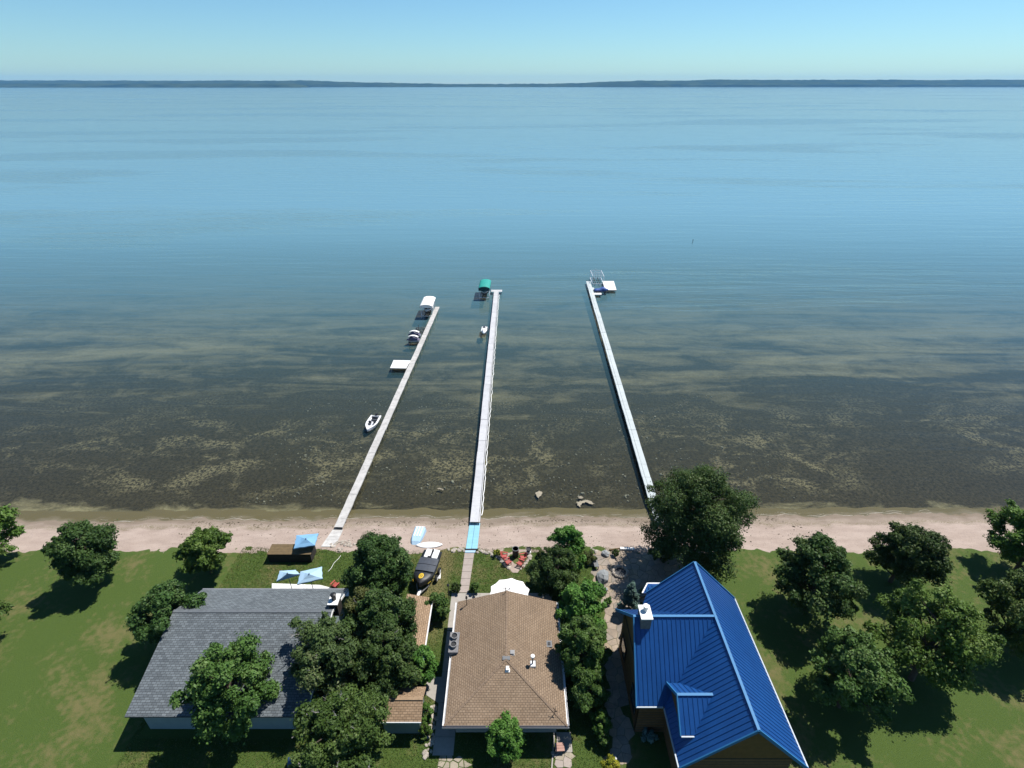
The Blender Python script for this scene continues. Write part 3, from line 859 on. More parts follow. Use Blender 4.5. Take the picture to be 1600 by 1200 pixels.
# log walls: stacked rounds
def log_wall(a, b, z0, z1, d=0.3):
    a = Vector(a); b = Vector(b); n = int((z1 - z0) / d)
    core = bzp(MB().bar((a.x, a.y, (z0 + z1) / 2), (b.x, b.y, (z0 + z1) / 2), 0.2, z1 - z0).build('log_wall', M['dark_wood'], None))
    for i in range(n):
        z = z0 + d * (i + 0.5)
        l = MB().tube((a.x, a.y, z), (b.x, b.y, z), d * 0.52, n=8).build('log', M['log'], None)
        l.parent = core
log_wall((WX + 0.55, WN + 0.6), (WX + 0.55, WF - 0.6), 1.0, 5.2)
log_wall((WX + 0.4, WN + 0.6), (LX + 0.6, WN + 0.6), 1.0, 5.0)
log_wall((LX + 0.7, YN + 0.6), (LX + 0.7, WN + 0.6), 1.0, 5.0)
log_wall((LX + 0.6, YN + 0.6), (RX2 - 0.6, YN + 0.6), 1.0, 5.0)
log_wall((RX2 - 0.7, YN + 0.6), (RX2 - 0.7, YF - 0.6), 1.0, 5.0)
log_wall((LX + 0.9, YF - 0.6), (RX2 - 0.6, YF - 0.6), 1.0, 5.0)
log_wall((WX + 0.4, WF - 0.6), (LX + 0.9, WF - 0.6), 1.0, 5.0)
for x, ya, yb, yr in ((WX + 0.5, WN + 0.5, WF - 0.5, YW),):
    bzp(MB().loft([[(x, ya, 5.0), (x, yb, 5.0), (x, yr, 8.7)], [(x + 0.12, ya, 5.0), (x + 0.12, yb, 5.0), (x + 0.12, yr, 8.7)]]).build('gable_wall', M['log'], None))
for y in (YN + 0.5, YF - 0.62):
    bzp(MB().loft([[(LX + 0.5, y, 5.0), (RX2 - 0.5, y, 5.0), (RX, y, 8.65)], [(LX + 0.5, y + 0.12, 5.0), (RX2 - 0.5, y + 0.12, 5.0), (RX, y + 0.12, 8.65)]]).build('gable_wall', M['log'], None))
for y in (21.4, 25.2): bzp(window(None, (WX + 0.36, y, 3.0), 1.3, 1.4, (-1, 0), M['dark_wood']))
bc = bzp(MB().box((8.86, 23.35, 8.55), (0.66, 0.98, 1.7)).build('chimney', M['grey_stone'], None))
k = MB().box((8.86, 23.35, 9.44), (0.78, 1.12, 0.09)).build('chimney_crown', M['white_paint'], None); k.parent = bc
k = MB().lathe([(0.15, 0), (0.15, 0.32), (0.19, 0.34), (0.19, 0.44), (0.06, 0.48)], 14, (8.88, 23.5, 9.48)).build('flue', M['white_paint'], None); k.parent = bc

# ------------------------------------------------------------------ sheds
def gable_shed(name, x0, x1, y0, y1, ze, zr, along, wallm, label, lean=False):
    r = empty(name, ((x0 + x1) / 2, (y0 + y1) / 2, 1.0)); tag(r, label, 'shed')
    u = lambda o: under(o, r)
    if lean:
        u(roof_plane('roof_slope', [(x0, y0, zr), (x1, y0, ze), (x1, y1, ze), (x0, y1, zr)], M['tan_shingle'], None, (0, 1, 0)))
        u(MB().bar((x1 + 0.05, y0, ze - 0.05), (x1 + 0.05, y1, ze - 0.05), 0.09, 0.11).build('gutter', M['gutter'], None))
        w = MB(); f = lambda x, y: zr - 0.13 + (ze - zr) * (x - x0) / (x1 - x0)
        w.prism([(x0 + 0.2, y0 + 0.2), (x1 - 0.25, y0 + 0.2), (x1 - 0.25, y1 - 0.2), (x0 + 0.2, y1 - 0.2)], 0.97, f)
        u(w.build('wall', wallm, None))
    else:
        ym = (y0 + y1) / 2
        u(roof_plane('roof_slope', [(x0, y0, ze), (x1, y0, ze), (x1, ym, zr), (x0, ym, zr)], M['tan_shingle'], None, (1, 0, 0)))
        u(roof_plane('roof_slope', [(x0, y1, ze), (x1, y1, ze), (x1, ym, zr), (x0, ym, zr)], M['tan_shingle'], None, (1, 0, 0)))
        u(ridge_cap((x0, ym, zr), (x1, ym, zr), M['tan_cap'], None, 0.2, 0.03))
        u(MB().bar((x0, y0 - 0.03, ze - 0.05), (x1, y0 - 0.03, ze - 0.05), 0.04, 0.12).build('fascia', M['gutter'], None))
        u(walls('wall', [(x0 + 0.2, y0 + 0.25), (x1 - 0.2, y0 + 0.25), (x1 - 0.2, y1 - 0.25), (x0 + 0.2, y1 - 0.25)], 0.97, ze - 0.05, wallm, None))
        for x in (x0 + 0.2, x1 - 0.3):
            u(MB().loft([[(x, y0 + 0.25, ze - 0.06), (x, y1 - 0.25, ze - 0.06), (x, ym, zr - 0.14)], [(x + 0.1, y0 + 0.25, ze - 0.06), (x + 0.1, y1 - 0.25, ze - 0.06), (x + 0.1, ym, zr - 0.14)]]).build('gable_wall', wallm, None))
    return r
a = at(677, 934, 3.1); b = at(663, 1003, 3.1)
gable_shed('lean_to_shed', a.x - 2.1, (a.x + b.x) / 2, b.y - 2.0, a.y, 3.1, 3.6, 'y', M['shed_wall'], 'long narrow shed with tan shingle lean-to roof beside the grass strip', True)
a = at(658, 1128, 2.9); b = at(600, 1128, 2.9)
gable_shed('garden_shed', b.x - 0.4, a.x, a.y, at(655, 1073, 2.9).y, 2.9, 3.5, 'x', M['shed_wall'], 'small shed with tan shingle gable roof beside the concrete walk')

# ------------------------------------------------------------------ paths, patios and stones
def slab_strip(name, pairs, z, mat, thick=0.10, gap=0.02, piece='slab', kind='structure', label=None):
    """a row of slabs between pairs of left/right edge points"""
    root = empty(name, pairs[0][0]); tag(root, kind=kind, label=label)
    for (a, b), (c, d) in zip(pairs[:-1], pairs[1:]):
        cc = (a + b + c + d) / 4
        poly = []
        for p in (a, b, d, c):
            q = p - cc; L = q.length
            poly.append(cc + q * (1 - gap / L))
        o = MB().prism([(p.x, p.y) for p in poly], lambda x, y: hz(x, y) - 0.05 if callable(z) else z - 0.08, (lambda x, y: z(x, y)) if callable(z) else z).build(piece, mat, None)
        under(o, root)
    return root
def interp(a, b, n): return [a + (b - a) * (i / n) for i in range(n + 1)]
# concrete path from the ramp to the patio
L_ = interp(at(726.0, 863.5), at(717.3, 926.5), 6); R_ = interp(at(741.5, 863.5), at(732.0, 926.5), 6)
slab_strip('garden_path', list(zip(L_, R_)), 1.05, M['concrete_pink'])
# patio before the cabin and the walk along its left side
pa = []
for i in range(8): pa.append((Vector((-5.3 + i * 1.25, 28.1, 1)), Vector((-5.3 + i * 1.25, 31.75, 1))))
slab_strip('cabin_patio', pa, 1.045, M['concrete'])
wl = [(Vector((-5.32, y, 1)), Vector((-3.9, y, 1))) for y in lin(28.05, 18.75, 9)]
slab_strip('side_walk', wl, 1.035, M['concrete'])
MB().prism([(3.05, 18.95), (4.05, 18.95), (4.05, 20.2), (3.05, 20.2)], 0.9, 1.06).build('concrete_pad', M['concrete'])
tag(bpy.data.objects['concrete_pad'], kind='structure')
p4 = [at(668, 1058), at(690, 1058), at(686, 1100), at(664, 1085)]
MB().prism([(p.x, p.y) for p in reversed(p4)], 0.9, 1.04).build('shed_pad', M['concrete']); tag(bpy.data.objects['shed_pad'], kind='structure')
p4 = [at(425, 921), at(425, 912), at(500, 914.5), at(522, 920), at(545, 923), at(545, 932), at(425, 932)]
MB().prism([(p.x, p.y) for p in p4], 0.9, 1.05).build('bungalow_patio', M['white_paint']); tag(bpy.data.objects['bungalow_patio'], kind='structure')
e = MB().bar(at(866.5, 1142, 1.03), at(862, 1204, 1.03), 0.09, 0.12).build('lawn_edging', M['concrete']); tag(e, kind='structure')
# blue ramp on the sand
rL = interp(at(733.5, 816.5, 0.28), at(727.5, 858, 1.0), 9); rR = interp(at(750.5, 816.5, 0.28), at(746.0, 858, 1.0), 9)
ramp_root = empty('ramp_mat', rL[-1]); tag(ramp_root, 'light blue ramp of square panels lying on the sand', 'ramp')
for i in range(9):
    for s in range(2):
        f = lambda P, k: P[0][k] + (P[1][k] - P[0][k]) * t
        a0, a1 = rL[i], rR[i]; b0, b1 = rL[i + 1], rR[i + 1]
        ts, te = (0.01, 0.49) if s == 0 else (0.51, 0.99)
        q = [a0.lerp(a1, ts), a0.lerp(a1, te), b0.lerp(b1, te), b0.lerp(b1, ts)]
        cc = sum(q, Vector()) / 4
        q = [cc + (p - cc) * 0.985 for p in q]
        o = MB().prism([(p.x, p.y) for p in reversed(q)], lambda x, y: hz(x, y) - 0.03, lambda x, y: hz(x, y) + 0.10).build('panel', M['mat_blue'], None)
        under(o, ramp_root)
rb = MB().bar(at(726, 858.6, 1.12), at(746.5, 858.6, 1.12), 0.12, 0.12).build('dark_gap_bar', M['black_metal'], None); under(rb, ramp_root)  # added black bar, stands in for the shade in the gap before the threshold
q = [at(727.5, 859.5, 1.1), at(743.5, 859.5, 1.1), at(742, 863.3, 1.1), at(726.5, 863.3, 1.1)]
under(MB().prism([(p.x, p.y) for p in reversed(q)], 0.95, 1.11).build('threshold_panel', M['pale_blue_canvas'], None), ramp_root)

# irregular flagstones
rnd = random.Random(5)
def inside(p, poly):
    c = False
    for i in range(len(poly)):
        a, b = poly[i], poly[i - 1]
        if (a[1] > p[1]) != (b[1] > p[1]) and p[0] < (b[0] - a[0]) * (p[1] - a[1]) / (b[1] - a[1]) + a[0]: c = not c
    return c
def flags(name, poly, step, z, mats, gap=0.025, kind='structure', ground=True, seed=1):
    rr = random.Random(seed)
    xs = [p[0] for p in poly]; ys = [p[1] for p in poly]
    pts = []
    y = min(ys) - step
    while y < max(ys) + step:
        x = min(xs) - step
        while x < max(xs) + step:
            pts.append((x + rr.uniform(-.42, .42) * step, y + rr.uniform(-.42, .42) * step)); x += step
        y += step
    root = empty(name, (sum(xs) / len(xs), sum(ys) / len(ys), z)); tag(root, kind=kind)
    if ground:
        cx, cy = sum(xs) / len(xs), sum(ys) / len(ys)
        o = MB().prism([(p[0], p[1]) for p in poly], z - 0.1, z - 0.025).build('bedding', M['soil'] if ground == 'soil' else M['flag_bed'], None); fix_normals(o); under(o, root)
    for p in pts:
        if not inside(p, poly): continue
        cell = [(p[0] - 2 * step, p[1] - 2 * step), (p[0] + 2 * step, p[1] - 2 * step), (p[0] + 2 * step, p[1] + 2 * step), (p[0] - 2 * step, p[1] + 2 * step)]
        for q in pts:
            if q == p: continue
            dx, dy = q[0] - p[0], q[1] - p[1]; d = math.hypot(dx, dy)
            if d > 3 * step: continue
            nx, ny = dx / d, dy / d; lim = d / 2 - gap / 2
            out = []
            for i in range(len(cell)):
                a, b = cell[i - 1], cell[i]
                da = (a[0] - p[0]) * nx + (a[1] - p[1]) * ny - lim; db = (b[0] - p[0]) * nx + (b[1] - p[1]) * ny - lim
                if da <= 0: out.append(a)
                if da * db < 0:
                    t = da / (da - db); out.append((a[0] + (b[0] - a[0]) * t, a[1] + (b[1] - a[1]) * t))
            cell = out
            if not cell: break
        if len(cell) < 3: continue
        zz = z + rr.uniform(-0.012, 0.015)
        o = MB().prism(cell, z - 0.08, zz).build('flagstone', rr.choice(mats), None); under(o, root)
    return root
M['flag_bed'] = pm('sandy_joint', (0.27, 0.21, 0.15), 0.95, 0.25, 3, 0.4, 20)
M['flag_b'] = pm('flagstone_ochre', (0.38, 0.30, 0.21), 0.9, 0.25, 1.0, 0.5, 14)
M['flag_c'] = pm('flagstone_greyish', (0.31, 0.265, 0.22), 0.9, 0.25, 1.0, 0.5, 14)
P = lambda pts: [(q.x, q.y) for q in (at(x, y) for x, y in pts)]
flags('flagstone_patio', P([(926, 866), (960, 861), (1010, 862), (1075, 870), (1075, 912), (1030, 935), (985, 948), (984, 1010), (978, 1100), (990, 1205), (952, 1205), (948, 1120), (944, 1000), (940, 930), (926, 905)]), 0.62, 1.03, [M['flagstone'], M['flagstone'], M['flagstone'], M['flag_b'], M['flag_c'], M['flag_c']], seed=3)
flags('pink_patio', P([(868, 1166), (884, 1163), (895, 1176), (892, 1188), (888, 1206), (866, 1206)]), 0.5, 1.04, [M['concrete_pink'], M['flagstone_pale']], ground=False, seed=8)
flags('stepping_stones', P([(692, 1181), (722, 1179), (729, 1188), (722, 1206), (688, 1206)]), 0.42, 1.03, [M['flagstone_pale']], gap=0.06, ground=False, seed=6)

# stones, each one a lumpy flattened ball
def rock_mesh(seed, n=7, m=5):
    rr = random.Random(seed)
    rings = []
    for j in range(m):
        t = math.pi * (j + 0.5) / m
        rings.append([Vector((math.sin(t) * math.cos(2 * math.pi * i / n), math.sin(t) * math.sin(2 * math.pi * i / n), math.cos(t))) * rr.uniform(0.8, 1.12) for i in range(n)])
    return MB().loft(rings)
ROCKS = [rock_mesh(i).mesh('rock', M['rock']) for i in range(6)]
GROCKS = [rock_mesh(i + 20, 9, 6).mesh('boulder', M['grey_rock']) for i in range(4)]
def rocks(name, pts, size, label, cat='stone border', z=None, seed=0):
    rr = random.Random(seed)
    root = empty(name, (pts[0].x, pts[0].y, hz(pts[0].x, pts[0].y))); tag(root, label, cat)
    for p in pts:
        o = link('stone', rr.choice(ROCKS))
        s = size * rr.uniform(0.6, 1.3)
        o.location = (p.x - root.location.x, p.y - root.location.y, (hz(p.x, p.y) if z is None else z) + s * 0.2 - root.location.z)
        o.scale = (s * rr.uniform(0.9, 1.4), s, s * 0.65); o.rotation_euler = (rr.uniform(-.3, .3), rr.uniform(-.3, .3), rr.uniform(0, 6))
        o.parent = root
    return root
def along(pp, n, jit=0.12, seed=0):
    rr = random.Random(seed)
    pts = [at(x, y) for x, y in pp]
    L = [(b - a).length for a, b in zip(pts[:-1], pts[1:])]
    out = []
    for i in range(n):
        t = (i + 0.5) / n * sum(L); k = 0
        while t > L[k]: t -= L[k]; k += 1
        p = pts[k].lerp(pts[k + 1], t / L[k]); out.append(p + Vector((rr.uniform(-jit, jit), rr.uniform(-jit, jit), 0)))
    return out
rocks('stone_border', along([(702, 860), (727, 858)], 11, 0.2, 1), 0.17, 'pale stones edging the dry grass left of the blue ramp', seed=1)
rocks('stone_border', along([(745, 861), (772, 867)], 11, 0.15, 2), 0.15, 'pale stones edging the lawn between blue ramp and yellow shrub', seed=2)
rocks('stone_border', along([(775, 866), (781, 874), (790, 884), (797, 890)], 17, 0.07, 3), 0.15, 'pale stone row behind the red chairs left of the smoker', seed=3)
rocks('stone_border', along([(829, 866), (827, 873), (819, 883), (811, 890)], 17, 0.07, 4), 0.15, 'pale stone row behind the red chairs right of the smoker', seed=4)
rocks('stone_border', along([(430, 853), (462, 855), (492, 857)], 40, 0.3, 5), 0.17, 'jumble of pale stones behind the blue beach parasol', seed=5)
rocks('stone_border', along([(517, 852), (540, 842), (548, 850), (528, 858)], 26, 0.4, 6), 0.15, 'scattered pale stones at the grass edge by the leafy tree and slab walk', seed=6)
rocks('stone_border', along([(681, 1100), (676, 1130), (671, 1165), (668, 1185)], 44, 0.24, 7), 0.14, 'pale stones edging the side walk next to the garden shed', seed=7)
rocks('stone_border', along([(925, 858), (945, 864), (960, 860)], 10, 0.25, 8), 0.16, 'few small stones at the sand edge by the dark bench', seed=8)
# sandy notch of the fire circle: bare sand sheet on the lawn
q = [at(x, y) for x, y in ((771, 858), (777, 868), (786, 880), (796, 889), (801, 895), (809, 895), (813, 889), (822, 879), (829, 866), (832, 858))]
o = MB().prism([(p.x, p.y) for p in q], lambda x, y: 0.9, lambda x, y: hz(x, y) + 0.022).build('fire_circle_sand', bpy.data.objects['beach'].data.materials[0]); fix_normals(o); tag(o, kind='structure')

# ring of stones on the patio
fr = empty('fire_ring', at(969, 895)); tag(fr, 'ring of pale stones with dark ash on the flagstone patio', 'fire pit')
c = at(969, 895)
for i in range(11):
    t = 2 * math.pi * i / 11
    o = link('stone', ROCKS[i % 6], fr, (0.66 * math.cos(t), 0.62 * math.sin(t), 0.12)); o.scale = (0.21, 0.17, 0.17); o.rotation_euler = (0, 0, t + 1.57)
MB().lathe([(0.55, 0.0), (0.5, 0.05)], 16).build('ash', M['black'], fr, (0, 0, 0.02))
def boulder(px, py, s, label, k=0, sq=(1, 1, 0.7)):
    p = at(px, py)
    o = link('boulder', GROCKS[k]); o.location = (p.x, p.y, hz(p.x, p.y) + s * sq[2] * 0.45); o.scale = (s * sq[0], s * sq[1], s * sq[2]); o.rotation_euler = (0, 0, k * 1.3)
    return tag(o, label, 'boulder')
boulder(946, 867, 0.40, 'pale grey boulder at the sand edge of the flagstone patio', 0)
boulder(942, 904, 0.75, 'largest pale grey boulder, square, on the patio beside the hedge', 1, (1.0, 0.8, 0.6))
boulder(946, 922, 0.22, 'small white topped rock left of the ochre flagstones', 2)
w = MB().bar(at(969, 857.5, 1.1), at(991, 858.5, 1.1), 0.26, 0.26).build('beam', M['white_paint']); tag(w, 'white timber beam lying at the sand edge of the patio', 'beam')
w = MB().tube(at(952, 859, 1.06), at(968, 857, 1.06), 0.10, 0.07).build('driftwood_log', M['brown_top']); tag(w, 'thin brown log lying left of the white beam', 'log')

# ------------------------------------------------------------------ trees and shrubs
def leaf_mesh(name, clumps, per, size, mat, seed, up=0.35, squash=1.0):
    """clumps: array (n,4) of centre and radius; leaves are small folded quads near the clump surfaces"""
    rs = np.random.RandomState(seed)
    cl = np.array(clumps, dtype=np.float64)
    w = cl[:, 3] ** 1.7; w /= w.sum()
    tot = int(per * len(cl) * 0.66)
    idx = rs.choice(len(cl), tot, p=w)
    d = rs.normal(size=(tot, 3)); d /= np.linalg.norm(d, axis=1)[:, None]
    low = d[:, 2] < -0.35; d[low, 2] *= -0.6
    d /= np.linalg.norm(d, axis=1)[:, None]
    lump = 1.0 + 0.22 * np.sin(d[:, 0] * 9 + idx) * np.cos(d[:, 1] * 8 + idx * 2) + 0.14 * np.sin(d[:, 2] * 17 + d[:, 0] * 13 + idx * 3)
    rad = cl[idx, 3] * (1 - np.abs(rs.normal(0, 0.24, tot))) * lump
    stray = rs.rand(tot) < 0.16
    rad[stray] *= rs.uniform(1.0, 1.42, stray.sum())
    pos = cl[idx, :3] + d * rad[:, None] * np.array([1, 1, squash])
    nrm = d + rs.normal(0, 0.55, (tot, 3)) + np.array([0, 0, up])
    nrm /= np.linalg.norm(nrm, axis=1)[:, None]
    t = rs.normal(size=(tot, 3)); t -= nrm * (t * nrm).sum(1)[:, None]; t /= np.linalg.norm(t, axis=1)[:, None]
    b = np.cross(nrm, t)
    s = size * (rs.uniform(0.5, 1.3, tot) * (0.8 + 0.4 * np.abs(np.sin(idx * 1.7))))[:, None]
    v = np.stack([pos - t * s, pos + b * s * 0.55 + nrm * s * 0.1, pos + t * s - nrm * s * 0.25, pos - b * s * 0.55 + nrm * s * 0.1], axis=1).reshape(-1, 3)
    me = bpy.data.meshes.new(name)
    me.vertices.add(tot * 4); me.vertices.foreach_set('co', v.ravel())
    me.loops.add(tot * 4); me.loops.foreach_set('vertex_index', np.arange(tot * 4))
    me.polygons.add(tot); me.polygons.foreach_set('loop_start', np.arange(0, tot * 4, 4)); me.polygons.foreach_set('loop_total', np.full(tot, 4))
    at_ = me.attributes.new('tint', 'FLOAT', 'FACE')
    ct = rs.uniform(0, 1, len(cl))
    at_.data.foreach_set('value', np.clip(0.45 * rs.rand(tot) + 0.68 * ct[idx] - 0.03, 0, 1))
    me.materials.append(mat)
    me.update(calc_edges=True)
    return me

def crown_clumps(seed, Rr, H, n, z0, kind='round', sprays=0.75):
    rr = random.Random(seed); out = []
    lean = (rr.uniform(-.2, .2) * Rr, rr.uniform(-.2, .2) * Rr)
    for i in range(n):
        t = (i + 0.5) / n
        a = i * 2.399 + rr.uniform(-.5, .5)
        zt = t ** 0.85
        if kind == 'cone': prof = (1 - zt) ** 0.85 * 0.95 + 0.06
        elif kind == 'pointed': prof = math.sin(math.pi * min(1, 0.18 + 0.82 * (1 - zt) ** 0.9) * 0.62) ** 0.9 * 0.95
        else: prof = math.sin(math.pi * (0.12 + 0.84 * zt)) ** 0.65
        k = rr.uniform(0.45, 1.0) if rr.random() < 0.8 else rr.uniform(0.9, 1.22)
        r = Rr * prof * k
        cr = Rr * rr.uniform(0.17, 0.36) * (0.75 if zt > 0.8 else 1)
        c = (r * math.cos(a) + lean[0] * zt, r * math.sin(a) + lean[1] * zt, z0 + H * zt + rr.uniform(-.06, .06) * H, cr)
        out.append(c)
        if rr.random() < sprays:                      # small sprays that break the outline
            d = Vector((rr.gauss(0, 1) + math.cos(a), rr.gauss(0, 1) + math.sin(a), rr.gauss(0.5, 0.7))).normalized() * cr * rr.uniform(0.9, 1.35)
            out.append((c[0] + d.x, c[1] + d.y, c[2] + d.z, cr * rr.uniform(0.28, 0.5)))
    return out

def trunk_mesh(seed, clumps, z0, H, r, twigs=0):
    rr = random.Random(seed); mb = MB()
    p = Vector((0, 0, -0.1)); q = None; pts = [p]
    top = z0 + H * 0.75
    for k in range(1, 6):
        pts.append(Vector((rr.uniform(-.12, .12) * k * r * 3, rr.uniform(-.12, .12) * k * r * 3, top * k / 5)))
    for k in range(5): mb.tube(pts[k], pts[k + 1], r * (1 - k * 0.17), r * (1 - (k + 1) * 0.17), 7, cap=False)
    for c in clumps[::2]:
        e = Vector(c[:3]); zs = max(z0 * 0.55, min(top * 0.95, e.z - (e.xy.length) * 0.7))
        k = min(4, int(zs / top * 5)); s = pts[k].lerp(pts[k + 1], zs / top * 5 - k)
        m = s.lerp(e, 0.55) + Vector((rr.uniform(-.2, .2), rr.uniform(-.2, .2), rr.uniform(0, .25)))
        mb.tube(s, m, r * 0.33, r * 0.2, 5, cap=False); mb.tube(m, e, r * 0.2, r * 0.07, 5, cap=False)
    return mb
def twig_mesh(seed, clumps, n):
    rr = random.Random(seed); mb = MB()
    for i in range(n):
        c = rr.choice(clumps); o = Vector(c[:3])
        d = Vector((rr.gauss(0, 1), rr.gauss(0, 1) - 0.4, abs(rr.gauss(0.5, .5)))).normalized()
        p = o + d * c[3] * 0.55
        for k in range(3):
            q = p + (d + Vector((rr.uniform(-.5, .5), rr.uniform(-.5, .5), rr.uniform(-.1, .3)))).normalized() * c[3] * 0.5
            mb.tube(p, q, 0.024 - 0.006 * k, 0.018 - 0.006 * k, 4, cap=False)
            for s in range(2):
                e = p.lerp(q, rr.random()) ; f = e + (d + Vector((rr.uniform(-1, 1), rr.uniform(-1, 1), rr.uniform(-.3, .5)))).normalized() * c[3] * 0.45
                mb.tube(e, f, 0.013, 0.006, 3, cap=False)
            p = q
    return mb

def tree(name, label, px, py, zc, rad, H, leaf='leaf_dark', n=46, per=420, size=0.15, seed=1, kind='round', group=None, cat='tree', z0=None, twigs=0, trunk_r=None, pos=None, squash=1.0, sprays=0.75):
    """px,py is where the middle of the crown (height zc) shows in the photograph"""
    p = at(px, py, zc) if pos is None else Vector(pos)
    g = hz(p.x, p.y)
    root = empty(name, (p.x, p.y, g)); tag(root, label, cat, group)
    zb = (zc - g - H * 0.5) if z0 is None else z0
    cl = crown_clumps(seed, rad * 0.80, H * 0.94, n, max(0.15, zb), kind, sprays)
    link('crown', leaf_mesh('crown', cl, per * 1.8, size * 0.72, M[leaf], seed, squash=squash), root)
    trunk_mesh(seed, cl, max(0.3, zb), H, trunk_r or max(0.05, rad * 0.065)).build('trunk', M['bark'], root)
    if twigs: tag(twig_mesh(seed, cl, twigs).build('bare_branches', M['grey_twig'], root), kind='stuff')
    return root

tree('broadleaf_tree', 'dark round leafy tree between the left lawn and the covered boat', 592, 882, 4.4, 2.85, 5.0, 'leaf_dark', 60, 430, 0.13, 11)
tree('broadleaf_tree', 'small leafy tree in front of the bungalow chimney, next to its roof edge', 574, 958, 4.6, 1.9, 4.2, 'leaf_olive', 40, 380, 0.12, 12, twigs=8)
tree('broadleaf_tree', 'tall dark tree overhanging the long narrow shed', 601, 975, 5.4, 2.45, 5.2, 'leaf_dark', 60, 430, 0.13, 13, twigs=10)
tree('broadleaf_tree', 'dark tree behind the garden shed, between the two shed roofs', 606, 1030, 4.6, 2.35, 4.4, 'leaf_dark', 52, 420, 0.12, 14, twigs=8)
tree('broadleaf_tree', 'grey green tree spreading over the near end of the grey roof', 508, 1022, 5.2, 2.7, 4.8, 'leaf_grey', 52, 420, 0.13, 15, twigs=22)
tree('broadleaf_tree', 'large tree with bare grey branches in the bottom left, before the garden shed', 540, 1146, 5.0, 3.0, 5.0, 'leaf_mid', 66, 430, 0.12, 16, twigs=55)
tree('shrub', 'bright green shrub beside the grass strip and concrete pad', 656, 1037, 2.6, 1.35, 2.6, 'leaf_bright', 26, 330, 0.11, 17, cat='shrub')
tree('shrub', 'dark green shrub at the lake end of the long narrow shed', 683, 947, 2.3, 1.15, 2.3, 'leaf_mid', 34, 300, 0.10, 18, cat='shrub')
tree('climbing_shrub', 'narrow bright green shrub between garden shed and stone edging', 664, 1116, 2.0, 0.6, 1.9, 'leaf_bright', 20, 280, 0.09, 19, cat='shrub')
tree('shrub', 'low green shrub at the near corner of the garden shed', 663, 1140, 1.7, 0.5, 1.1, 'leaf_bright', 14, 200, 0.09, 20, cat='shrub')
tree('round_shrub', 'clipped round shrub left of the garden path', 713, 918, 1.55, 0.46, 0.85, 'leaf_dark', 26, 260, 0.06, 21, cat='shrub', sprays=0)
tree('round_shrub', 'clipped round shrub right of the garden path', 741, 917, 1.55, 0.50, 0.9, 'leaf_mid', 26, 260, 0.06, 22, cat='shrub', sprays=0)
tree('shrub', 'leafy round shrub before the near wall of the brown roofed cabin', 787, 1151, 3.0, 1.35, 2.0, 'leaf_bright', 60, 330, 0.09, 23, cat='shrub', squash=0.9, sprays=0.15)
tree('broadleaf_tree', 'bright tree with feathery pointed top reaching over the sand', 884, 853, 3.8, 1.8, 4.2, 'leaf_bright', 40, 330, 0.13, 24, kind='pointed')
tree('broadleaf_tree', 'dark tree at the corner of the lawn by the white parasol', 868, 893, 3.4, 2.1, 4.0, 'leaf_dark', 46, 420, 0.10, 25)
tree('broadleaf_tree', 'bright leafy tree beside the far right corner of the cabin', 908, 945, 4.0, 2.0, 4.4, 'leaf_bright', 46, 380, 0.12, 26)
tree('broadleaf_tree', 'dark leafy tree in the hedge beside the cabin roof vents', 908, 1012, 4.6, 2.0, 4.8, 'leaf_mid', 48, 400, 0.12, 27)
tree('broadleaf_tree', 'lowest tree of the hedge, near the shaded path', 920, 1068, 3.4, 1.6, 3.4, 'leaf_mid', 40, 360, 0.11, 28)
tree('shrub', 'bright shrub standing alone between cabin lawn and shaded path', 938, 1127, 2.2, 0.8, 1.8, 'leaf_bright', 22, 260, 0.09, 29, cat='shrub')
tree('shrub', 'small green shrub at the lawn corner before the flagstone path', 942, 1152, 1.6, 0.6, 1.1, 'leaf_mid', 16, 220, 0.08, 30, cat='shrub')
tree('shrub', 'lime green bush at the very bottom by the flagstone path', 956, 1196, 1.7, 0.65, 1.2, 'leaf_yellow', 18, 260, 0.08, 31, cat='shrub')
tree('flowering_shrub', 'yellow flowering shrub at the left tip of the stone row', 777, 864, 1.35, 0.36, 0.6, 'leaf_yellow', 12, 200, 0.06, 32, cat='shrub')
tree('willow_tree', 'big dark willow over the near end of the right dock', 1092, 808, 6.8, 4.7, 8.6, 'leaf_dark', 90, 520, 0.12, 33)
tree('shrub', 'dark ragged shrub beneath the big willow at the sand edge', 1035, 862, 2.1, 1.2, 2.4, 'leaf_dark', 24, 240, 0.11, 34, cat='shrub')
tree('spruce_tree', 'small blue spruce at the corner of the blue roofed house', 985, 935, 2.6, 1.0, 3.2, 'leaf_spruce', 46, 190, 0.08, 35, kind='cone', z0=0.2)
tree('shrub', 'small dark cushion shrub by the white beam', 962, 866, 1.25, 0.4, 0.6, 'leaf_mid', 12, 160, 0.07, 36, cat='shrub')
tree('shrub', 'small round green plant on the patio below the ochre flagstones', 950, 940, 1.25, 0.36, 0.55, 'leaf_bright', 12, 160, 0.07, 37, cat='plant')
tree('pale_plant', 'pale mint leaved plant in the shade of the blue roofed house', 1014, 1151, 1.35, 0.62, 0.6, 'leaf_spruce', 14, 120, 0.11, 38, cat='plant')
tree('grass_clump', 'dry grass and low plants at the sand edge left of the dark bench', 920, 872, 1.3, 0.8, 0.7, 'leaf_olive', 18, 160, 0.08, 39, cat='plant')
tree('shrub', 'low plants at the foot of the dark lawn corner tree', 845, 868, 1.25, 0.55, 0.5, 'leaf_olive', 14, 140, 0.07, 40, cat='plant')
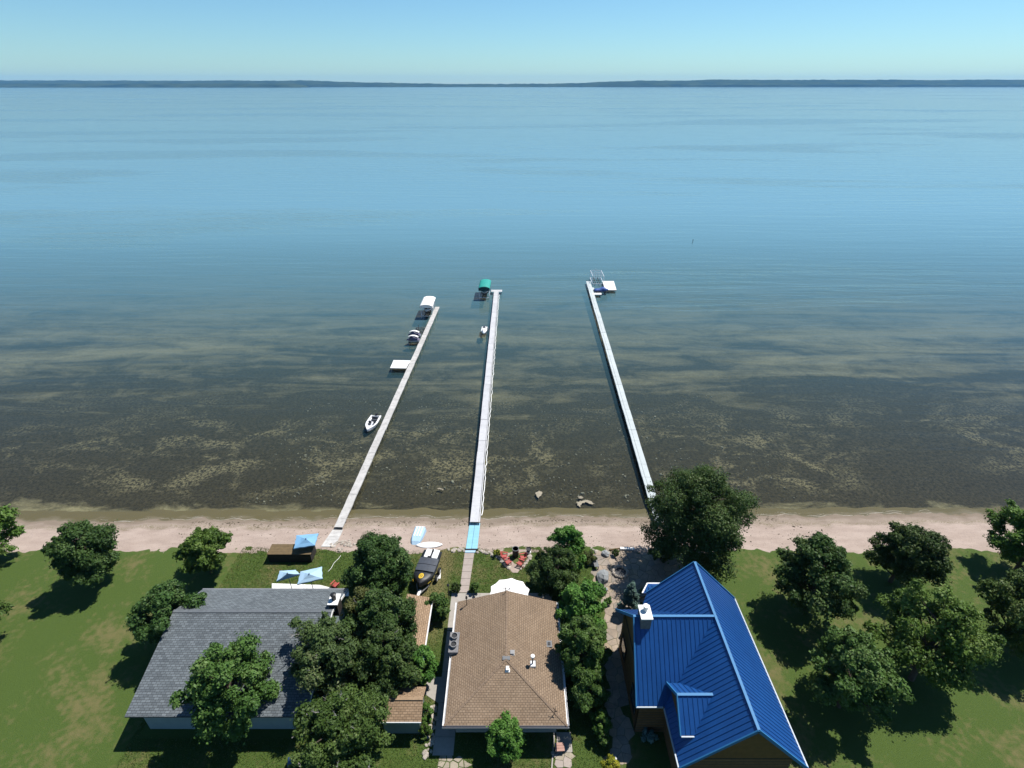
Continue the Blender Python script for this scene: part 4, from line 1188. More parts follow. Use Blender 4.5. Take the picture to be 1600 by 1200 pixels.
# trees that carry the shoreline on beyond the photograph's edges
side = [(-26.5, 27, 2.6), (-18.8, 20.8, 3.2), (-27.5, 34, 2.2), (-37, 33, 2.9), (-43, 26, 3.3), (-48, 35, 3.0), (25, 30, 3.4), (23.5, 22, 3.0), (30, 24, 3.6), (34, 33, 3.0), (39, 27, 3.4), (46, 34, 3.2)]
SIDE = ['dark tree at the left end of the grey bungalow roof', 'round tree before the near eave of the grey bungalow', 'small bright tree by the sand left of the beach parasol', 'dark tree on the far left lawn by the sand', 'round tree between the far left trees', 'bright tree at the far left sand edge',
        'dark tree right of the blue roof by the sand', 'round tree beside the right blue roof slope', 'bright tree in the middle of the right lawn', 'dark tree at the right sand edge', 'round tree at the far right of the lawn', 'bright tree at the far right sand edge']
for i, (x, y, r) in enumerate(side):
    tree('shore_tree', SIDE[i], 0, 0, 1 + r * 1.35, r, r * 1.7, ['leaf_dark', 'leaf_mid', 'leaf_bright'][i % 3], 50, 300, 0.15, 60 + i, group='shoreline trees beyond the houses', pos=(x, y, 1.0))

# ------------------------------------------------------------------ docks
def panel_mesh(L, w, boards, mat, name='deck_panel', split=None, rail=True):
    mb = MB()
    bw = L / boards
    for i in range(boards):
        x = -L / 2 + bw * (i + 0.5)
        if split:
            wl = w * split
            mb.box((x, w / 2 - wl / 2, 0), (bw * 0.94, wl - 0.03, 0.045)); mb.box((x, -w / 2 + (w - wl) / 2, 0), (bw * 0.94, w - wl - 0.03, 0.045))
        else:
            mb.box((x, 0, 0), (bw * 0.94, w, 0.045))
    if rail:
        for s in (-1, 1): mb.box((0, s * (w / 2 - 0.05), -0.10), (L * 0.99, 0.05, 0.14))
    return mb.mesh(name, mat)

def dock(name, label, a, b, w, zd, L, boards, mat, seed=0, split=None):
    rr = random.Random(seed)
    a = Vector((a.x, a.y, 0)); b = Vector((b.x, b.y, 0))
    d = b - a; ang = math.atan2(d.y, d.x); n = max(1, round(d.length / L)); L = d.length / n
    root = empty(name, (a.x, a.y, zd), ang); tag(root, label, 'dock')
    me = panel_mesh(L - 0.025, w, boards, mat, split=split)
    pm_ = MB().tube((0, 0, -2.2), (0, 0, -0.01), 0.05, n=6).mesh('post', M['post_wood'])
    for i in range(n):
        o = link('deck_panel', me, root, (L * (i + 0.5), rr.uniform(-.02, .02), rr.uniform(-.012, .012)))
        o.rotation_euler = (rr.uniform(-.008, .008), 0, rr.uniform(-.006, .006))
        if i % 2 == 1:
            for s in (-1, 1): link('post', pm_, root, (L * i, s * (w / 2 - 0.12), -0.03))
    return root, ang, d.length

A1, B1 = at(528.5, 824, 0.62), at(683.5, 479.5, 0.62)
dl, angl, ll = dock('dock', 'left dock, weathered grey boards, slanting right to the white canopy lift', A1, B1, 0.86, 0.62, 1.25, 8, M['dock_grey'], 1)
A2, B2 = at(742.5, 816, 0.62), at(775.5, 456, 0.62)
dm, angm, lm_ = dock('dock', 'middle dock, white boards, leading from the blue ramp to the green canopy lift', A2, B2, 1.06, 0.62, 2.4, 16, M['dock_white'], 2, 0.86)
A3, B3 = at(1031, 816, 0.62), at(919.0, 439.5, 0.62)
dr3, angr, lr_ = dock('dock', 'right dock, pale mint boards, starting under the big willow', A3, B3, 0.98, 0.62, 2.4, 16, M['dock_mint'], 3, 0.36)
# T end and loose edge bumper on the middle dock
tm = panel_mesh(1.25, 2.4, 8, M['dock_white'], 'end_platform')
link('end_platform', tm, dm, (lm_ + 0.66, -0.05, 0.0))
for s in (-1, 1): MB().tube((0, 0, -2.2), (0, 0, -0.02), 0.06, n=6).build('post', M['post_wood'], dm, (lm_ + 0.7, s * 1.05, -0.03))
rr = random.Random(4)
pts = [Vector((i * 0.55 + 1.0, -0.60 - abs(rr.gauss(0, 0.05)) - (0.05 if i % 3 else 0), -0.02 + rr.uniform(-.03, .05))) for i in range(int((lm_ - 2) / 0.55))]
MB().path(pts, 0.05, 5).build('edge_bumper', M['white_paint'], dm)
pl = MB().tube((1.5, -0.40, 0.045), (lm_ - 1, -0.40, 0.045), 0.02, n=5).build('water_hose', M['grey_metal'], dm)
# slab walk on the sand for the left dock
q0, q1 = at(527.5, 826, 0.5), at(512, 853, 1.0)
slab_strip('beach_walk', [(q0.lerp(q1, t) + Vector((-0.55 - t * 0.15, 0, 0)), q0.lerp(q1, t) + Vector((0.55 + t * 0.15, 0, 0))) for t in lin(0, 1, 6)], lambda x, y: hz(x, y) + 0.06, M['dock_grey'])

def platform(name, label, px_pts, z, mat, posts=True):
    pts = [at(x, y, z) for x, y in px_pts]
    c = sum(pts, Vector()) / 4
    root = empty(name, (c.x, c.y, z)); tag(root, label, 'platform')
    # deck boards run across
    a, b, cc, d = pts
    n = 8
    for i in range(n):
        t0, t1 = i / n + 0.006, (i + 1) / n - 0.006
        q = [a.lerp(d, t0), b.lerp(cc, t0), b.lerp(cc, t1), a.lerp(d, t1)]
        under(MB().prism([(p.x, p.y) for p in q], z - 0.06, z).build('board', mat, None), root)
    m = MB()
    for p, q in ((a, b), (b, cc), (cc, d), (d, a)):
        ins = lambda v: c + (v - c) * 0.97
        p, q = ins(p), ins(q)
        m.bar(Vector((p.x, p.y, z - 0.13)), Vector((q.x, q.y, z - 0.13)), 0.06, 0.14)
    under(m.build('frame', M['post_wood'], None), root)
    for p in pts:
        p = c + (p - c) * 0.9
        under(MB().tube((p.x, p.y, -1.8), (p.x, p.y, z - 0.06), 0.05, n=6).build('leg', M['metal'], None), root)
    return root
platform('swim_platform', 'white square platform joined to the left dock', [(609.5, 575), (634.5, 575.5), (641.5, 563), (615, 562.5)], 0.70, M['white_paint'])
platform('swim_platform', 'pale square platform at the end of the right dock', [(946, 453.2), (963.3, 453.2), (959, 439), (941, 439)], 0.72, M['white_paint'])
platform('finger_platform', 'short narrow white finger platform below the blue watercraft', [(926.5, 460.2), (940, 460.2), (939.5, 457.6), (925.5, 457.6)], 0.64, M['white_paint'])
platform('finger_platform', 'tiny pale wedge platform between right dock and blue watercraft', [(924.5, 452.8), (929.5, 452.8), (928, 449.3), (923.2, 449)], 0.64, M['dock_mint'])

# ------------------------------------------------------------------ boats
def hull_rings(L, w, h, n=12, bowp=2.2, sternw=0.92, rake=0.25, inset=0.0, top=None):
    """half sections from stern (x=0) to bow (x=L); returns rings of the outer hull (open at the top)"""
    rings = []
    for i in range(n + 1):
        t = i / n
        hw = w / 2 * (sternw + (1 - sternw) * min(1, t * 3)) * (1 - max(0, (t - 0.45) / 0.55) ** bowp)
        hw = max(hw, 0.02) - inset * (1 if hw > 0.1 else 0.3)
        hw = max(hw, 0.015)
        sheer = h * (1 + 0.16 * t * t)
        keel = h * 0.55 * max(0, (t - 0.65) / 0.35) ** 2
        x = L * t
        rings.append([Vector((x, hw, sheer)), Vector((x, hw * 0.92, h * 0.45 + keel * 0.5)), Vector((x, hw * 0.55, keel + h * 0.07)), Vector((x, 0, keel)),
                      Vector((x, -hw * 0.55, keel + h * 0.07)), Vector((x, -hw * 0.92, h * 0.45 + keel * 0.5)), Vector((x, -hw, sheer))])
    return rings
def deck_cover(L, w, h, z, x0, x1, crown, n=10, bowp=2.2, sternw=0.92, m=7, ov=1.03):
    rings = []
    for i in range(n + 1):
        t = (x0 + (x1 - x0) * i / n) / L
        hw = max(0.03, w / 2 * (sternw + (1 - sternw) * min(1, t * 3)) * (1 - max(0, (t - 0.45) / 0.55) ** bowp)) * ov
        zz = z + h * 0.16 * t * t
        ring = []
        for k in range(m):
            u = -1 + 2 * k / (m - 1)
            ring.append(Vector((L * t, -u * hw, zz + crown * (1 - u * u) * min(1, hw / (w * 0.3)))))
        ring += [Vector((L * t, hw * -1, zz - 0.08)), Vector((L * t, hw, zz - 0.08))]
        rings.append(ring)
    return rings

def open_boat(name, label, loc, ang, L, w, h, hullm, seats, console=True, bowp=2.2, cat='boat', motor=True):
    r = empty(name, loc, ang); tag(r, label, cat)
    fix_normals(MB().loft(hull_rings(L, w, h, bowp=bowp), close=False).build('hull', hullm, r, smooth=True))
    me = r.children[0].data
    sol = r.children[0].modifiers.new('thick', 'SOLIDIFY'); sol.thickness = 0.05; sol.offset = -1
    # transom, gunwale rim and floor
    hw = w / 2 * 0.92
    MB().box((0.03, 0, h * 0.5), (0.06, hw * 1.85, h * 0.9)).build('transom', hullm, r)
    o = hull_rings(L, w * 1.04, h, bowp=bowp); i_ = hull_rings(L, w * 0.74, h, bowp=bowp)
    mb = MB()
    for s in (0, 6):
        A_ = [x[s] + Vector((0, 0, 0.02)) for x in o]; B_2 = [x[s] + Vector((-0.16 * (x[s].x / L) ** 2 * 1.0, 0, 0.02)) for x in i_]
        for k in range(len(A_) - 1):
            mb.face([A_[k], A_[k + 1], B_2[k + 1], B_2[k]]); 
            mb.face([A_[k], A_[k + 1], A_[k + 1] - Vector((0, 0, 0.08)), A_[k] - Vector((0, 0, 0.08))])
    mb.face([o[-4][0] + Vector((0, 0, .03)), o[-1][0] + Vector((0, 0, .03)), o[-1][6] + Vector((0, 0, .03)), o[-4][6] + Vector((0, 0, .03))])
    mb.build('gunwale', M['white_gel'], r)
    fl = [x[1] * 1.0 for x in hull_rings(L, w * 0.9, h, bowp=bowp)]; fr_ = [x[5] * 1.0 for x in hull_rings(L, w * 0.9, h, bowp=bowp)]
    mb = MB()
    for k in range(len(fl) - 2): mb.face([fl[k], fl[k + 1], fr_[k + 1], fr_[k]])
    mb.build('floor', M['alu'], r)
    for (sx, sy, sw, sd_) in seats:
        MB().box((sx, sy, h * 0.72), (sd_, sw, 0.12)).box((sx - sd_ * 0.45, sy, h * 0.95), (0.08, sw, 0.3)).box((sx, sy, h * 0.5), (sd_ * 0.5, sw * 0.5, 0.35)).build('seat', M['charcoal'], r)
    if motor:
        MB().box((-0.18, 0, h * 1.02), (0.32, 0.26, 0.34)).box((-0.2, 0, h * 0.35), (0.14, 0.1, h * 1.1)).build('outboard_motor', M['black'], r)
    return r

p = at(582, 655, 0.3); q = at(587.5, 669, 0.3)
open_boat('motorboat', 'small open white boat moored beside the left dock', (at(588.5, 653.5, 0.0).x, at(588.5, 653.5, 0.0).y, -0.15), R(-96), 3.6, 1.5, 0.62, M['white_gel'], [(0.75, 0, 0.8, 0.4), (1.75, 0.33, 0.36, 0.36), (1.75, -0.33, 0.36, 0.36)], bowp=2.0)

def watercraft(name, label, loc, ang, cover, hullm, L=2.7, w=1.05, h=0.42, covered=True):
    r = empty(name, loc, ang); tag(r, label, 'watercraft')
    fix_normals(MB().loft([list(x) for x in hull_rings(L, w, h, bowp=2.4)]).build('hull', hullm, r, smooth=True))
    if covered:
        rings = []
        for i in range(11):
            t = i / 10
            hw = max(0.05, w * 0.50 * (1 - max(0, (t - 0.5) / 0.5) ** 2.4) * (0.9 + 0.1 * min(1, 3 * t)))
            zt = h + (0.28 + 0.40 * math.exp(-((t - 0.62) / 0.16) ** 2)) * min(1, 8 * t + 0.3) * (1 - max(0, t - 0.75) * 2.6)
            rings.append([Vector((L * t, hw * 1.03, h * 0.85)), Vector((L * t, hw * 0.82, h + (zt - h) * 0.6)), Vector((L * t, hw * 0.35, zt)), Vector((L * t, -hw * 0.35, zt)), Vector((L * t, -hw * 0.82, h + (zt - h) * 0.6)), Vector((L * t, -hw * 1.03, h * 0.85))])
        fix_normals(MB().loft(rings).build('cover', cover, r, smooth=True))
    else:
        MB().loft([[Vector((x, s * ww, h * 0.95)) for s in (-1, 1)] + [Vector((x, s * ww * 0.7, zz)) for s in (1, -1)] for x, ww, zz in ((0.1, .3, .62), (0.9, .3, .72), (1.4, .26, .78), (1.7, .3, .95), (2.2, .26, .75), (2.6, .08, .5))]).build('body', M['white_gel'], r)
        MB().box((0.8, 0, 0.78), (1.1, 0.34, 0.16)).build('saddle', M['charcoal'], r)
        MB().tube((1.55, -0.36, 1.02), (1.55, 0.36, 1.02), 0.03).build('handlebar', M['black_metal'], r)
        for s in (-1, 1): MB().box((1.0, s * 0.42, 0.46), (2.0, 0.16, 0.1)).build('footwell', M['white_gel'], r)
    return r
def craft_lift(name, label, loc, ang, L=1.8, w=1.3, hgt=0.5, mat='grey_metal', wheel=True):
    r = empty(name, loc, ang); tag(r, label, 'boat lift')
    for sx in (0, 1):
        for sy in (-1, 1): MB().tube((sx * L, sy * w / 2, -1.9), (sx * L, sy * w / 2, hgt + 0.5), 0.05, n=6).build('post', M[mat], r)
        MB().bar((sx * L, -w / 2, hgt - 0.12), (sx * L, w / 2, hgt - 0.12), 0.1, 0.1).build('beam', M[mat], r)
    for sy in (-1, 1): MB().bar((-0.2, sy * w * 0.25, hgt - 0.03), (L + 0.2, sy * w * 0.25, hgt - 0.03), 0.12, 0.08).build('bunk', M['dark_wood'], r)
    if wheel:
        mb = MB(); pts = [Vector((L * 0.2 + 0.32 * math.cos(t), w / 2 + 0.09, hgt + 0.35 + 0.32 * math.sin(t))) for t in lin(0, 2 * math.pi, 13)]
        mb.path(pts, 0.025, 5); mb.build('winch_wheel', M[mat], r)
    return r
# middle dock: white watercraft on a dark lift
c = at(756.5, 523, 0.4)
craft_lift('watercraft_lift', 'dark lift under the small white watercraft by the middle dock', (c.x, c.y + 1.9, 0.0), R(-92), 1.8, 1.2, 0.45)
watercraft('personal_watercraft', 'small white watercraft raised beside the middle dock', (c.x, c.y + 2.4, 0.45), R(-92), M['white_canvas'], M['white_gel'], covered=False)
# left dock: two watercraft with white topped dark covers, empty frames behind
def striped_craft(label, loc, ang):
    r = watercraft('personal_watercraft', label, loc, ang, M['purple_cover'], M['alu'], 2.2, 0.95, 0.36)
    rings = []
    for k in range(9):
        t = 0.06 + 0.84 * k / 8
        hw = max(0.08, 0.95 * 0.5 * (1 - max(0, (t - 0.5) / 0.5) ** 2.4))
        z = 0.78 + 0.42 * math.sin(math.pi * (0.1 + 0.8 * k / 8))
        rings.append([Vector((2.2 * t, s * hw * 0.5 + 0.14, z + dz)) for s, dz in ((-1, 0), (1, 0), (1, 0.05), (-1, 0.05))])
    fix_normals(MB().loft(rings).build('cover_stripe', M['white_canvas'], r, smooth=True))
    return r
c1 = at(655.5, 533, 0.5); c2 = at(657, 525.5, 0.5)
for c, lab, lab2 in ((c1, 'nearer dark purple watercraft cover with white top by the left dock', 'lift carrying the nearer purple watercraft'), (c2, 'farther dark purple watercraft cover with white top by the left dock', 'lift carrying the farther purple watercraft')):
    craft_lift('watercraft_lift', lab2, (c.x - 0.25, c.y, 0.0), R(178), 1.5, 1.2, 0.42, wheel=False)
    striped_craft(lab, (c.x, c.y, 0.42), R(178))
c = at(663, 519, 0.5)
craft_lift('watercraft_lift', 'empty dark lift frame beside the left dock behind the purple watercraft', (c.x - 0.1, c.y, 0.0), R(175), 1.6, 1.4, 0.55)
c = at(665, 513.5, 0.5)
craft_lift('watercraft_lift', 'farthest empty dark lift frame beside the left dock', (c.x - 0.1, c.y, 0.0), R(175), 1.4, 1.3, 0.5)

def canopy_lift(name, label, c, ang, L, w, ze, zr, mat, endm, legm, boatlabel=None, drop=0.35):
    """boat lift with a fabric canopy, x runs away from the camera"""
    r = empty(name, (c.x, c.y, 0), ang); tag(r, label, 'boat lift')
    rings = []
    n = 9
    for x, k in ((0, 0.75), (0.25, 0.97), (L * 0.5, 1.0), (L - 0.25, 0.97), (L, 0.75)):
        rg = []
        for i in range(n):
            u = -1 + 2 * i / (n - 1)
            rg.append(Vector((x, u * w / 2, ze + (zr - ze) * (1 - abs(u) ** 2.6) * k)))
        rg = [Vector((x, -w / 2, ze - drop))] + rg + [Vector((x, w / 2, ze - drop))]
        rings.append(rg)
    o = MB().loft(rings, close=False).build('canopy', mat, r, smooth=True)
    s_ = o.modifiers.new('thick', 'SOLIDIFY'); s_.thickness = 0.03
    for x in (0.02, L - 0.02):
        rg = [Vector((x, -w / 2 + 0.02, ze - drop))] + [Vector((x, u * (w / 2 - 0.02), ze + (zr - ze) * (1 - abs(u) ** 2.6) * 0.74)) for u in lin(-1, 1, n)] + [Vector((x, w / 2 - 0.02, ze - drop))]
        MB().loft([rg, [v + Vector((0.015, 0, 0)) for v in rg]]).build('end_flap', endm, r)
    for sx in (0.35, L - 0.35):
        for sy in (-1, 1):
            MB().tube((sx, sy * (w / 2 - 0.12), -2.0), (sx, sy * (w / 2 - 0.12), ze - 0.05), 0.05, n=6).build('post', legm, r)
        MB().bar((sx, -w / 2 + 0.1, 0.35), (sx, w / 2 - 0.1, 0.35), 0.1, 0.12).build('beam', legm, r)
        MB().bar((sx, -w / 2 + 0.12, ze - 0.1), (sx, w / 2 - 0.12, ze - 0.1), 0.06, 0.06).build('beam', legm, r)
    for sy in (-1, 1):
        MB().bar((0.2, sy * 0.4, 0.45), (L - 0.2, sy * 0.4, 0.45), 0.14, 0.1).build('bunk', M['dark_wood'], r)
        MB().bar((0.35, sy * (w / 2 - 0.12), 0.3), (L - 0.35, sy * (w / 2 - 0.12), ze - 0.3), 0.04, 0.04).build('brace', legm, r)
    return r
def moored(label, c, ang, L=4.6):
    return open_boat('motorboat', label, (c.x, c.y, 0.52), ang, L, 1.75, 0.8, M['black'], [(0.8, 0, 1.2, 0.4), (2.2, 0.4, 0.4, 0.4), (2.2, -0.4, 0.4, 0.4)])
# white canopy
f = (at(655.5, 478, 2.55) + at(675, 478.5, 2.55)) / 2; g = (at(663, 464.5, 2.55) + at(679, 465, 2.55)) / 2
ang = math.atan2(g.y - f.y, g.x - f.x)
canopy_lift('boat_lift', 'boat lift with white fabric canopy at the end of the left dock', f, ang, 4.9, 2.35, 2.5, 2.85, M['white_canvas'], M['white_canvas'], M['alu'])
dv = Vector((math.cos(ang), math.sin(ang), 0))
moored('dark boat resting under the white canopy', f + dv * 4.7, ang + math.pi)
f = (at(748, 450, 2.6) + at(764.5, 450, 2.6)) / 2; g = (at(751, 436.5, 2.6) + at(767, 436, 2.6)) / 2
ang = math.atan2(g.y - f.y, g.x - f.x); dv = Vector((math.cos(ang), math.sin(ang), 0))
canopy_lift('boat_lift', 'boat lift with green fabric canopy at the end of the middle dock', f, ang, 5.2, 2.35, 2.5, 2.9, M['green_canvas'], M['dark_teal_canvas'], M['alu'], drop=0.55)
moored('dark boat resting under the green canopy', f + dv * 4.8, ang + math.pi)
# bare frame lift and blue covered watercraft at the right dock
c = at(924, 446, 0.0); r = empty('boat_lift', (c.x + 0.2, c.y, 0)); tag(r, 'bare aluminium boat lift frame without canopy at the right dock end', 'boat lift')
w_, L_2 = 2.5, 4.2
for sx in (0, w_):
    for sy in (0, L_2): MB().tube((sx, sy, -1.9), (sx, sy, 2.2), 0.065, n=6).build('post', M['alu'], r)
    MB().bar((sx, 0, 2.15), (sx, L_2, 2.15), 0.09, 0.09).build('rail', M['alu'], r); MB().bar((sx, 0, 0.5), (sx, L_2, 0.5), 0.1, 0.12).build('rail', M['alu'], r)
for sy in (0, 1.4, 2.8, L_2): MB().bar((0, sy, 2.2), (w_, sy, 2.2), 0.07, 0.07).build('bow', M['alu'], r)
for sx in (0.7, 1.25, 1.8): MB().tube((sx, L_2, 0.3), (sx, L_2, 2.7 if sx == 1.25 else 2.2), 0.04, n=6).build('guide_post', M['alu'], r)
for sy in (0, L_2): MB().bar((0, sy, 0.35), (w_, sy, 0.35), 0.1, 0.12).build('beam', M['alu'], r)
MB().bar((0.8, 0.1, 0.45), (0.8, L_2, 0.45), 0.14, 0.1).build('bunk', M['dark_wood'], r); MB().bar((1.7, 0.1, 0.45), (1.7, L_2, 0.45), 0.14, 0.1).build('bunk', M['dark_wood'], r)
c = at(929, 455.5, 0.6)
craft_lift('watercraft_lift', 'lift under the blue covered watercraft at the right dock', (c.x + 0.5, c.y, 0.0), R(3), 1.9, 1.3, 0.45, wheel=False)
watercraft('personal_watercraft', 'watercraft under a deep blue cover at the right dock end', (c.x - 0.1, c.y, 0.48), R(4), M['navy_cover'], M['purple_cover'], 3.1, 1.25, 0.45)
# marker stake
c = at(1082, 380, 0.0)
o = MB().tube((0, 0, -2.5), (0, 0, 0.8), 0.06, n=8).tube((0, 0, 0.8), (0, 0, 1.1), 0.10, 0.08, n=8).build('marker_stake', M['black_metal'], None, (c.x, c.y, 0)); tag(o, 'lone dark marker stake standing in the open water', 'stake')

# covered boat on its trailer
s0 = at(677, 861.5, 2.1); s1 = at(655, 916, 2.1)
ang = math.atan2(s1.y - s0.y, s1.x - s0.x)
bt = empty('covered_boat', (s0.x, s0.y, 1.0), ang); tag(bt, 'boat under a black cover with yellow emblem, parked on a trailer', 'boat')
L, w, h, zb = 3.95, 1.85, 0.68, 0.5
fix_normals(MB().loft([[v + Vector((0, 0, zb)) for v in x] for x in hull_rings(L, w, h, bowp=3.6)]).build('hull', M['black'], bt, smooth=True))
fix_normals(MB().loft(deck_cover(L, w, h, zb + h + 0.02, 2.72, L * 0.995, 0.20, bowp=3.6)).build('bow_cover', M['black'], bt, smooth=True))
for xa, xb in ((1.0, 1.74), (1.79, 2.52)):
    fix_normals(MB().loft(deck_cover(L, w, h, zb + h + 0.09, xa, xb, 0.06, n=3, bowp=3.6, ov=0.95)).build('cover_panel', M['charcoal'], bt))
for s in (-1, 1):
    o = MB().box((0.42, s * 0.36, zb + h + 0.02), (1.05, 0.56, 0.22)).build('stern_seat', M['white_gel'], bt)
    md = o.modifiers.new('bev', 'BEVEL'); md.width = 0.09; md.segments = 3
MB().box((0.3, 0, zb + h - 0.06), (1.1, 0.14, 0.1)).build('stern_walkway', M['white_gel'], bt)
MB().box((0.0, 0.0, zb + h + 0.06), (0.2, 0.12, 0.16)).box((0.85, -0.1, zb + h + 0.08), (0.16, 0.3, 0.14)).build('stern_fitting', M['black'], bt)
# the emblem: yellow oval with a dark slanted bar
em = MB(); nn = 28
cx, cyy, zz = 3.20, -0.06, zb + h + 0.02 + 0.20 + 0.10
o_ = [Vector((cx + 0.30 * math.cos(t), cyy + 0.22 * math.sin(t), 0)) for t in lin(0, 2 * math.pi, nn + 1)[:-1]]
i_ = [Vector((cx + 0.19 * math.cos(t), cyy + 0.11 * math.sin(t), 0)) for t in lin(0, 2 * math.pi, nn + 1)[:-1]]
def cvz(p):
    t = p.x / L; hw = max(0.03, w / 2 * (1 - max(0, (t - 0.45) / 0.55) ** 3.6)) * 1.03
    return zb + h + 0.02 + h * 0.16 * t * t + 0.20 * (1 - (p.y / hw) ** 2) * min(1, hw / (w * 0.3)) + 0.012
for k in range(nn):
    j = (k + 1) % nn
    em.face([Vector((p.x, p.y, cvz(p))) for p in (o_[k], o_[j], i_[j], i_[k])])
for (ax, ay, bx_, by_) in ((3.02, -0.02, 3.22, -0.10), (3.18, -0.02, 3.38, -0.10)):
    q = [Vector((ax, ay - 0.05, 0)), Vector((bx_, by_ - 0.05, 0)), Vector((bx_, by_ + 0.04, 0)), Vector((ax, ay + 0.04, 0))]
    em.face([Vector((p.x, p.y, cvz(p) + 0.004)) for p in q])
em.build('emblem', M['yellow'], bt)
for s in (-1, 1): MB().bar((3.3, s * 0.84, zb + h - 0.1), (3.65, s * 0.66, zb + h - 0.06), 0.02, 0.07).build('side_stripe', M['yellow'], bt)
tr_ = empty('boat_trailer', (s0.x, s0.y, 1.0), ang); tag(tr_, 'trailer with black tyres and pale tongue under the covered boat', 'trailer')
MB().bar((0.3, 0.55, 0.42), (3.3, 0.55, 0.42), 0.08, 0.1).bar((0.3, -0.55, 0.42), (3.3, -0.55, 0.42), 0.08, 0.1).bar((3.3, 0.55, 0.42), (4.4, 0.0, 0.42), 0.08, 0.1).bar((3.3, -0.55, 0.42), (4.4, 0, 0.42), 0.08, 0.1).bar((0.6, -0.55, 0.42), (0.6, 0.55, 0.42), 0.08, 0.08).build('frame', M['metal'], tr_)
MB().bar((3.9, 0, 0.47), (5.3, 0.0, 0.45), 0.22, 0.14).box((5.3, 0, 0.5), (0.25, 0.2, 0.16)).build('tongue', M['white_paint'], tr_)
MB().tube((4.9, 0.12, 0.02), (4.9, 0.12, 0.9), 0.04).box((4.9, 0.12, 0.03), (0.2, 0.2, 0.06)).build('jack', M['white_paint'], tr_)
for xx in (1.5, 2.35):
    for s in (-1, 1):
        wy = MB().lathe([(0.18, -0.1), (0.31, -0.1), (0.33, -0.05), (0.33, 0.05), (0.31, 0.1), (0.18, 0.1)], 18).build('wheel', M['rubber'], tr_, (xx, s * 0.98, 0.33)); wy.rotation_euler = (R(90), 0, 0)
        MB().lathe([(0.17, -0.105), (0.17, 0.105)], 14).build('rim', M['white_paint'], wy)
    MB().tube((xx, -1.0, 0.33), (xx, 1.0, 0.33), 0.04).build('axle', M['black_metal'], tr_)
o = MB().bar(at(687.3, 888, 1.06), at(686.5, 904.5, 1.06), 0.2, 0.1).build('plank', M['white_paint']); tag(o, 'white plank lying on dry grass beside the boat trailer', 'plank')

# upturned punt and paddle board on the sand edge
a = at(657.0, 826, 0.55); b = at(649, 846, 0.9)
pn = empty('upturned_punt', (a.x, a.y, hz(a.x, a.y)), math.atan2(b.y - a.y, b.x - a.x)); tag(pn, 'pale blue and white upturned punt on the sand above the paddle board', 'boat')
rings = []
Lp = 2.5
for x, hw, z in ((0, 0.50, 0.40), (0.1, 0.55, 0.46), (Lp * 0.6, 0.52, 0.48), (Lp * 0.85, 0.42, 0.40), (Lp, 0.28, 0.12)):
    rings.append([Vector((x, hw * 1.15, 0.0)), Vector((x, hw, z * 0.8)), Vector((x, hw * 0.8, z)), Vector((x, -hw * 0.8, z)), Vector((x, -hw, z * 0.8)), Vector((x, -hw * 1.15, 0.0))])
o = fix_normals(MB().loft(rings).build('hull', M['pale_blue_canvas'], pn, smooth=False))
pn.rotation_euler = (0, R(-6), pn.rotation_euler.z)
for s in (-0.28, 0, 0.28): MB().bar((0.05, s, 0.475), (Lp * 0.6, s, 0.50), 0.10, 0.05).build('keel_rib', M['white_gel'], pn)
MB().bar((-0.03, -0.5, 0.25), (-0.03, 0.5, 0.25), 0.06, 0.36).build('transom', M['white_gel'], pn)
c = at(670.5, 850.2, 1.0); pb = empty('paddle_board', (c.x, c.y, hz(c.x, c.y)), R(2)); tag(pb, 'white paddle board lying across the grass edge behind the boat', 'paddle board')
rings = []
for i in range(17):
    t = -1 + i / 8; hw = 0.40 * (1 - abs(t) ** 2.6) + 0.02
    rings.append([Vector((t * 1.3, hw, 0.08)), Vector((t * 1.3, hw * 0.8, 0.15)), Vector((t * 1.3, -hw * 0.8, 0.15)), Vector((t * 1.3, -hw, 0.08)), Vector((t * 1.3, 0, 0.03))])
fix_normals(MB().loft(rings).build('board', M['white_gel'], pb, smooth=True))
MB().box((0, 0, 0.155), (0.7, 0.42, 0.012)).build('deck_pad', M['white_canvas'], pb)

# ------------------------------------------------------------------ parasols
def parasol(name, label, corners, apex, base, mat, hub=M['white_paint'], drop=0.10):
    """fabric panels from the apex to each pair of rim points; corners in world space"""
    r = empty(name, (base.x, base.y, hz(base.x, base.y))); tag(r, label, 'parasol')
    n = len(corners); z0 = hz(base.x, base.y)
    for i in range(n):
        a, b = corners[i], corners[(i + 1) % n]
        mid = (a + b) / 2 + (apex - (a + b) / 2) * 0.05
        mb = MB()
        sag = Vector((0, 0, -0.05))
        p1, p2 = apex.lerp(a, 0.5) + sag, apex.lerp(b, 0.5) + sag
        mb.face([apex, p1, p2]); mb.face([p1, a, mid, p2]) ; mb.face([p2, mid, b])
        mb.face([a, a - Vector((0, 0, drop)), mid - Vector((0, 0, drop)), mid]); mb.face([mid, mid - Vector((0, 0, drop)), b - Vector((0, 0, drop)), b])
        o = under(mb.build('canopy_panel', mat, None), r)
        sm = o.modifiers.new('thick', 'SOLIDIFY'); sm.thickness = 0.012
        under(MB().tube(apex - Vector((0, 0, 0.10)), a - Vector((0, 0, 0.06)), 0.014, n=5).build('rib', hub, None), r)
    under(MB().tube((apex.x, apex.y, z0), (apex.x, apex.y, apex.z + 0.08), 0.03, n=8).build('pole', M['grey_metal'], None), r)
    under(MB().lathe([(0.05, 0), (0.05, 0.04), (0.01, 0.07)], 10, (apex.x, apex.y, apex.z + 0.012)).build('finial', M['charcoal'], None), r)
    under(MB().lathe([(0.30, 0.0), (0.30, 0.05), (0.06, 0.10), (0.05, 0.3)], 14, (apex.x, apex.y, z0)).build('base', M['grey_metal'], None), r)
    return r
